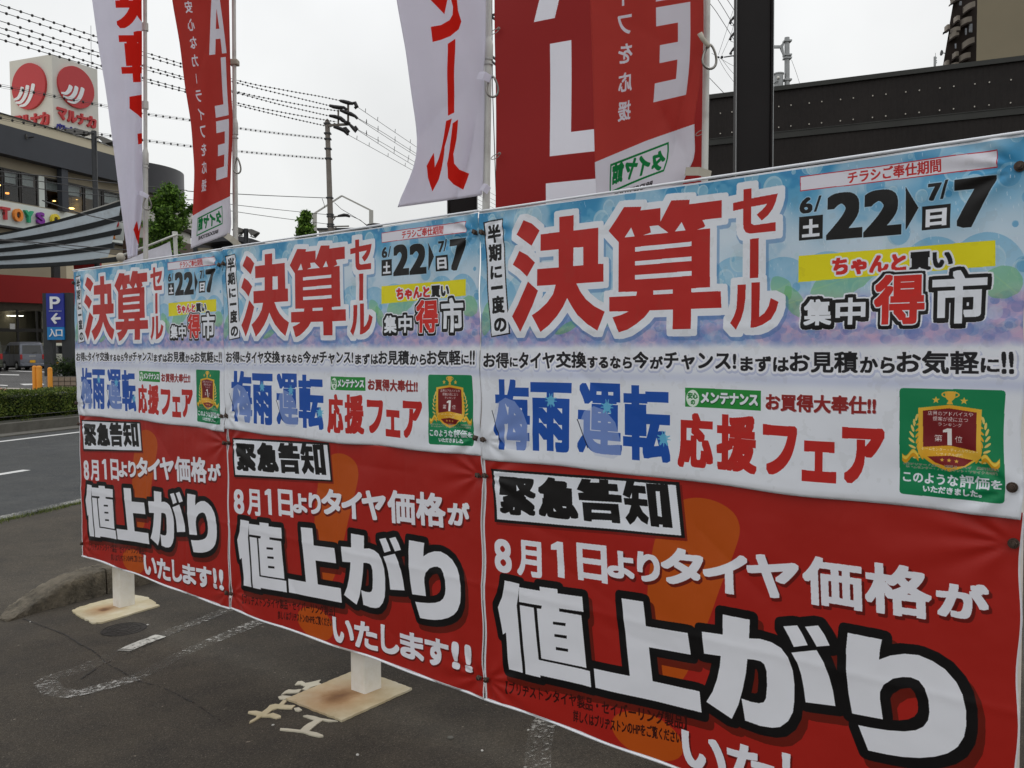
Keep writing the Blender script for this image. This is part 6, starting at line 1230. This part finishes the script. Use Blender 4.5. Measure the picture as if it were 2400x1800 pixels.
# planter with shrubs, blue parking sign, bollards
def far_at(x, y, Y): v = at(x, y, Y); return v
YPl = 29.; a = at(110, 883, YPl); b = at(200, 883, YPl); g = at(110, 915, YPl).z; pl_ = thing('planter', 'low brick planter filled with dark shrubs beneath the blue parking sign', 'planter', ((a.x+b.x)/2, YPl, g))
brk = None; bw, bh = .2, (a.z-g)/3; cx0, cx1 = a.x, a.x+2.7; core = MB(); core.box(((cx0+cx1)/2, YPl+.75, (a.z+g)/2-.2), (cx1-cx0-.02, 1.46, a.z-g+.4)); obj('wall', core, mat('mortar', (.13, .12, .10), .9), pl_)
for row in range(3):
    for k in range(int((cx1-cx0)/bw)):
        for face in (0, 1):
            if face == 1 and k > 6: continue
            c = Vector((cx0+(k+.5)*bw, YPl+.0, g+(row+.5)*bh)) if face == 0 else Vector((cx0, YPl+(k+.5)*bw, g+(row+.5)*bh))
            if brk is None: m_ = MB(); m_.box((0,0,0), (bw-.02, .05, bh-.025)); brk = obj('brick', m_, M['brick'], pl_, world=False); o = brk
            else: o = link(brk.copy()); o.parent = pl_
            o.location = c-pl_.location; o.rotation_euler = (0, 0, face*math.pi/2)
P = []
for k in range(26):
    c = Vector((rnd.uniform(cx0+.2, cx1-.1), YPl+rnd.uniform(.25, 1.3), a.z+rnd.uniform(.12, .45))); 
    for _ in range(230): P.append((c.x+rnd.gauss(0, .16), c.y+rnd.gauss(0, .16), c.z+rnd.gauss(0, .14)))
leaves('shrub', P, .045, M['leafB'], pl_)
sgn_ = thing('parking_sign', 'tall blue parking sign with a white P, left arrow and entrance lettering on dark posts', 'sign', at(135, 900, 30)); YS = 30.
def sbox(x0, x1, y0, y1, Y0_, Y1_, m, name, parent=sgn_, label=None):
    a = at(x0, y1, Y0_); b = at(x1, y0, Y0_); mb = MB(); mb.hexa([(a.x, Y0_, a.z), (b.x, Y0_, a.z), (b.x, Y1_, a.z), (a.x, Y1_, a.z)], [(a.x, Y0_, b.z), (b.x, Y0_, b.z), (b.x, Y1_, b.z), (a.x, Y1_, b.z)]); return obj(name, mb, m, parent, label=label)
sbox(104, 119.5, 687, 882, YS+.05, YS+.3, M['rib'], 'post'); sbox(147, 164.5, 686, 882, YS+.05, YS+.3, M['rib'], 'post')
pf = sbox(109.5, 148.5, 687.5, 766, YS-.02, YS+.049, M['pblue'], 'panel'); ef = sbox(111, 149.5, 766.4, 796.5, YS-.03, YS+.048, M['cyan'], 'panel', label='light blue panel with entrance lettering')
exx = Vector((1, 0, 0)); ezz = Vector((0, 0, 1))
def slet(ch, x0, x1, y0, y1, parent, bold=.02): a = at(x0, y1, YS-.05); b = at(x1, y0, YS-.05); return letters(ch, M['white'], parent, a, exx, ezz, b.z-a.z, b.x-a.x, .02, 'lettering', bold)
a = at(117, 724, YS-.05); b = at(140, 695, YS-.05); wP, hP = b.x-a.x, b.z-a.z; mb = MB(); mb.box((a.x+wP*.13, YS-.04, a.z+hP/2), (wP*.26, .03, hP)); out = []; inn = []
for k in range(15):
    an = math.pi/2-math.pi*k/14; out.append(Vector((a.x+wP*.55+wP*.45*math.cos(an), YS-.055, a.z+hP*.69+hP*.31*math.sin(an)))); inn.append(Vector((a.x+wP*.52+wP*.20*math.cos(an), YS-.055, a.z+hP*.69+hP*.115*math.sin(an))))
out = [Vector((a.x+wP*.26, YS-.055, a.z+hP))]+out+[Vector((a.x+wP*.26, YS-.055, a.z+hP*.38))]; inn = [Vector((a.x+wP*.26, YS-.055, a.z+hP*.805))]+inn+[Vector((a.x+wP*.26, YS-.055, a.z+hP*.575))]
mb.strip(out, inn, Vector((0, .03, 0))); obj('lettering', mb, M['white'], pf)
for k in range(11): c = at(115.5+k*2.8, 729, YS-.05); mb = MB(); mb.box(c, (.018, .02, .018)); obj('dot', mb, M['white'], pf)
A_ = lambda x, y: at(x, y, YS-.05); mb = MB(); mb.slab([A_(119, 747), A_(131, 733.5), A_(135, 735.5), A_(127.5, 743.8), A_(141.5, 743), A_(141.5, 748.5), A_(127.5, 749.5), A_(133, 757), A_(128.5, 759.5)], (0, .03, 0)); obj('arrow', mb, M['white'], pf)
slet('入', 115.5, 129.5, 771, 789, ef); slet('口', 131.5, 145.5, 773, 788, ef)
for i, (x0, x1, y0, y1, lab) in enumerate(((77, 85.5, 857, 912, 'leftmost of the three orange bollards before the planter'), (86.2, 97.5, 857, 912, 'fattest orange bollard, in the middle of the three'), (113, 122, 861, 917, 'orange bollard standing alone nearest the brick planter'))):
    Yb_ = 28.4-(.6 if i == 2 else 0); a = at(x0, y1, Yb_); b = at(x1, y0, Yb_); r_ = (b.x-a.x)/2; t = thing('bollard', lab, 'bollard', (a.x+r_, Yb_, a.z), 'orange bollards by the planter'); c = Vector((a.x+r_, Yb_, a.z)); h = b.z-a.z
    mb = MB(); mb.tube([c-Vector((0,0,.1)), c+Vector((0, 0, h*.93)), c+Vector((0, 0, h*.98)), c+Vector((0, 0, h))], [r_, r_, r_*.8, r_*.4], 14); obj('body', mb, M['orange'], t, smooth='auto'); mb = MB(); mb.tube([c+Vector((0,0,h*.9)), c+Vector((0,0,h*.91))], r_*1.05, 14); obj('ring', mb, M['orange'], t)
# paving bands and car park lines
def patch(name, px, zf, m, lift):
    P = []
    for x, y in px:
        d = ray(x, y); z = .25
        for _ in range(12): q = d*((z-EYE)/d.z); z = zf(q.x, q.y)
        P.append((q.x, q.y, z+lift))
    mb = MB(); mb.add(P, [tuple(range(len(P)))]); return obj(name, mb, m, kind='structure')
rp = mat('red_paving', (.30, .13, .08), .9, var=.2, scale=2); op = mat('orange_paving', (.50, .26, .08), .9, var=.2, scale=2); kp_ = mat('pale_paving', (.36, .33, .28), .9, var=.2, scale=2)
patch('paving_band', [(-60,912),(-60,924),(30,919),(60,918),(0,909)], zfar, rp, .004); patch('paving_band', [(0,909),(5,911),(62,915),(85,912),(50,910)], zfar, kp_, .008); patch('paving_band', [(-60,924),(-60,930),(60,920),(95,917),(88,914),(32,919)], zfar, op, .008)
for px in ([(0,877),(45,878),(45,880),(0,879)], [(46,900),(100,899),(104,902),(56,903)], [(0,902),(18,903),(18,905),(0,904)], [(0,863),(105,865),(105,866),(0,864)], [(20,868),(106,871),(106,873),(20,870)]): patch('car_park_line', px, zfar, M['line'], .006)

# ================================================================== VEHICLES IN THE CAR PARK
def loft(rings, mb=None):
    mb = mb or MB(); n = len(rings[0]); mb.add([p for r in rings for p in r], [(i*n+k, i*n+(k+1) % n, (i+1)*n+(k+1) % n, (i+1)*n+k) for i in range(len(rings)-1) for k in range(n)]+[tuple(range(n))[::-1], tuple((len(rings)-1)*n+k for k in range(n))]); return mb
def van(P, head, Ln, Wd, Hh, paint, label, name='parked_van', cat='van', wag=False):
    t = thing(name, label, cat, P, 'vehicles in the supermarket car park'); Rz = Matrix.Rotation(-head, 4, 'Z')   # local +y is the nose, built rear at -y
    def put(nm, mb, m, par=t, smooth='auto', bev=0, lab=None):
        mb.v = [tuple(Rz @ Vector(v)) for v in mb.v]; return obj(nm, mb, m, par, smooth=smooth, world=False, bevel=bev, label=lab)
    prof = [(-Ln/2, .28), (-Ln/2-.02, .75), (-Ln/2+.02, Hh*.56), (-Ln/2+.12, Hh*.93), (-Ln/2+.35, Hh), (Ln*.12, Hh*.995), (Ln*.24, Hh*.93), (Ln*.36, Hh*.60), (Ln*.46, Hh*.53), (Ln/2, Hh*.40), (Ln/2, .28)]
    def sec(x, ins, k): return [Vector((x, y+(-ins if y > 0 else ins)*(1 if z > Hh*.55 else .3), z-(ins*.6 if z > Hh*.9 else 0))) for y, z in prof]
    rings = [sec(-Wd/2+.02, .06, 0), sec(-Wd/2, 0, 0)]; 
    rr = []
    for f_, tum in ((-1, .10), (-.93, .015), (-.6, 0), (.6, 0), (.93, .015), (1, .10)):
        rr.append([Vector((f_*Wd/2*(1-(.09*max(0, (z-Hh*.55)/(Hh*.45)))), y*(1-.25*tum), z-(tum*.6 if z > Hh*.9 else 0))) for y, z in prof])
    put('body', loft(rr), paint, bev=.03)
    k = lambda z: 1-(.09*max(0, (z-Hh*.55)/(Hh*.45)))
    # glass: rear, sides, windscreen
    def pane(pts, off, nm='window'): mb = MB(); mb.slab(pts, off); put(nm, mb, M['cglass'], smooth=False)
    z1, z2 = Hh*.58, Hh*.88; yb = lambda z: -Ln/2+.02+(.10*(z-Hh*.56)/(Hh*.37))
    pane([(-Wd*.39, yb(z1)-.015, z1), (Wd*.39, yb(z1)-.015, z1), (Wd*.36, yb(z2)-.015, z2), (-Wd*.36, yb(z2)-.015, z2)], (0, .03, 0), 'rear_window')
    for s_ in (-1, 1):
        X = lambda z: s_*(Wd/2*k(z)+.006)
        for y0, y1, y2, y3 in ((-Ln*.44, -Ln*.20, -Ln*.20, -Ln*.42), (-Ln*.175, Ln*.055, Ln*.055, -Ln*.175), (Ln*.08, Ln*.30, Ln*.20, Ln*.08)): pane([(X(z1), y0, z1), (X(z1), y1, z1), (X(z2), y2, z2), (X(z2), y3, z2)], (-s_*.02, 0, 0), 'side_window')
        for y in (-Ln*.185, Ln*.065): mb = MB(); mb.box((s_*(Wd/2+.001), y, Hh*.40), (.006, .012, Hh*.42)); put('door_seam', mb, M['frame'])
        mb = MB(); mb.box((s_*(Wd/2+.012), -Ln*.13, Hh*.50), (.02, .14, .03)); put('handle', mb, paint)
        mb = MB(); mb.box((s_*(Wd/2+.07), Ln*.27, Hh*.62), (.14, .06, .14)); put('mirror', mb, paint, bev=.02)
        lx = s_*Wd*.445; mb = MB(); mb.box((lx, -Ln/2-.012, Hh*(.47 if not wag else .52)), (Wd*.085, .05, Hh*.17)); put('tail_light', mb, M['taillight'], bev=.01)
        mb = MB(); mb.box((s_*Wd*.36, Ln/2, Hh*.40), (Wd*.2, .05, .14)); put('headlight', mb, M['cap'], bev=.01)
        for y in (-Ln*.32, Ln*.34):
            c = Vector((s_*(Wd/2-.09), y, .28)); mb = MB(); mb.tube([c+Vector((-.09, 0, 0)), c+Vector((.09, 0, 0))], .28, 20); wh = put('wheel', mb, M['tyre']); mb = MB(); mb.tube([c+Vector((s_*.085, 0, 0)), c+Vector((s_*.10, 0, 0))], [.18, .165], 14); put('rim', mb, M['rim'], wh)
            for q in range(5): a = q*1.2566; mb = MB(); mb.beam(c+Vector((s_*.102, 0, 0)), c+Vector((s_*.102, .16*math.cos(a), .16*math.sin(a))), .035, .01); put('spoke', mb, M['cap'], wh)
            mb = MB(); mb.tube([Vector((s_*(Wd/2+.002), y+.33*math.cos(a), .28+.33*math.sin(a))) for a in np.linspace(-.25, math.pi+.25, 15)], .02, 6); put('arch', mb, M['frame'])
    mb = MB(); mb.box((0, -Ln/2-.03, .36), (Wd*.94, .10, .18)); put('bumper', mb, paint, bev=.03)
    mb = MB(); mb.box((Wd*.0 if wag else Wd*.0, -Ln/2-.09 if wag else -Ln/2-.06, .58 if not wag else .40), (.33, .015, .165)); put('number_plate', mb, M['yplate'] if not wag else M['yplate'])
    mb = MB(); mb.box((0, -Ln/2-.02, Hh*.50), (.4, .02, .05)); put('tailgate_handle', mb, M['cap'])
    mb = MB(); mb.tube([(0, yb(z1)-.03, z1+.05), (Wd*.2, yb(z1)-.03, z1+.12)], .012, 5); put('wiper', mb, M['frame'])
    mb = MB(); mb.box((0, 0, .26), (Wd*.9, Ln*.96, .14)); put('underbody', mb, M['tyre'])
    return t
def park(x, y, Y): v = at(x, y, Y); return (v.x, v.y, zfar(v.x, v.y))
gp_ = mat('grey_car_paint', (.17, .18, .21), .35, .3, spec=.5); pale = mat('pale_cream_car_paint', (.55, .56, .46), .3, .1, spec=.5); dk = mat('dark_olive_car_paint', (.07, .075, .055), .35, .3); wht = mat('white_car_paint', (.6, .6, .6), .3)
hz = zfar(0, 57); print('car z', hz, at(50, 863, 57).z)
van(park(54, 860, 57), math.radians(-48), 3.4, 1.48, 1.85, gp_, 'grey boxy small van with a yellow plate, second vehicle from the left')
van(park(114, 862, 61), math.radians(-44), 3.4, 1.50, 1.80, pale, 'pale cream wagon with a red tail light half hidden by the sign post', 'parked_car', 'car', True)
van(park(-40, 866, 54), math.radians(-43), 3.4, 1.50, 1.98, dk, 'dark olive van cut off by the left edge of the picture')
van(park(186, 862, 62), math.radians(-40), 3.5, 1.55, 1.75, wht, 'white car just showing between the sign post and the left banner', 'parked_car', 'car', True)

# ================================================================== FAR THINGS BEHIND THE BANNERS
pf_ = thing('portal_frame', 'open white gabled portal frame beyond the utility pole', 'frame', at(800, 600, 70)); f = lambda x, y: at(x, y, 70)
for a, b, w_ in (((737.5, 560), (737.5, 500), .30), ((870, 560), (870, 493), .30), ((736, 501), (801, 459), .12), ((801, 459), (871, 494), .12)): mb = MB(); mb.beam(f(*a), f(*b), w_, w_); obj('member', mb, M['greywhite'], pf_)
lw = thing('low_building', 'low pale flat roofed building under the portal frame', 'building', at(800, 640, 74)); a = at(747, 539, 74); b = at(870, 539, 74); g = 0
mb = MB(); mb.hexa([(a.x, 74, g), (b.x, 74, g), (b.x, 90, g), (a.x, 90, g)], [(a.x, 74, a.z), (b.x, 74, a.z), (b.x, 90, a.z), (a.x, 90, a.z)]); obj('wall', mb, M['greywhite'], lw); mb = MB(); mb.hexa([(a.x-.2, 73.8, a.z), (b.x+.2, 73.8, a.z), (b.x+.2, 90, a.z), (a.x-.2, 90, a.z)], [(a.x-.2, 73.8, a.z+.15), (b.x+.2, 73.8, a.z+.15), (b.x+.2, 90, a.z+.15), (a.x-.2, 90, a.z+.15)]); obj('roof', mb, M['darksteel'], lw)
mb = MB(); mb.ball(at(877, 529, 70), .45, 7, 5, (1.6, .6, .5)); obj('junction', mb, M['ins'], pf_)
pv = thing('pavilion', 'low building with a dark curved roof behind the narrow red flag', 'building', at(530, 700, 62)); Yv = 62
A = [at(x, y, Yv-2) for x, y in ((470, 560), (520, 553), (560, 553), (590, 559), (618, 569), (640, 580))]; B = [p+Vector((0, 10, .3)) for p in A]; mb = MB(); mb.strip(A, B, Vector((0, 0, -.35))); obj('roof', mb, M['navy2'], pv, smooth='auto')
a = at(452, 572, Yv); b = at(628, 572, Yv); mb = MB(); mb.hexa([(a.x, Yv, 0), (b.x, Yv, 0), (b.x, Yv+8, 0), (a.x, Yv+8, 0)], [(a.x, Yv, a.z), (b.x, Yv, a.z), (b.x, Yv+8, a.z), (a.x, Yv+8, a.z)]); obj('wall', mb, M['navy2'], pv)
a = at(458, 581, Yv-.3); b = at(505, 581, Yv-.3); mb = MB(); mb.hexa([(a.x, Yv-.3, 0), (b.x, Yv-.3, 0), (b.x, Yv-.01, 0), (a.x, Yv-.01, 0)], [(a.x, Yv-.3, a.z), (b.x, Yv-.3, a.z), (b.x, Yv-.01, a.z), (a.x, Yv-.01, a.z)]); obj('beige_wall', mb, M['beige'], pv)
for x in (456, 500): a = at(x, 578, Yv-.4); b = at(x+6, 578, Yv-.4); mb = MB(); mb.hexa([(a.x, Yv-.5, 0), (b.x, Yv-.5, 0), (b.x, Yv-.32, 0), (a.x, Yv-.32, 0)], [(a.x, Yv-.5, a.z), (b.x, Yv-.5, a.z), (b.x, Yv-.32, a.z), (a.x, Yv-.32, a.z)]); obj('column', mb, M['rib'], pv)
lbl = at(588, 573, Yv-.1); mb = MB(); mb.box(lbl, (1.3, .1, .4)); obj('window_strip', mb, M['slat'], pv)

if _fo.name in COL.objects: COL.objects.unlink(_fo)
bpy.data.objects.remove(_fo); bpy.data.curves.remove(_fc)
print('script seconds', round(time.time()-_T0, 1), 'objects', len(bpy.data.objects))
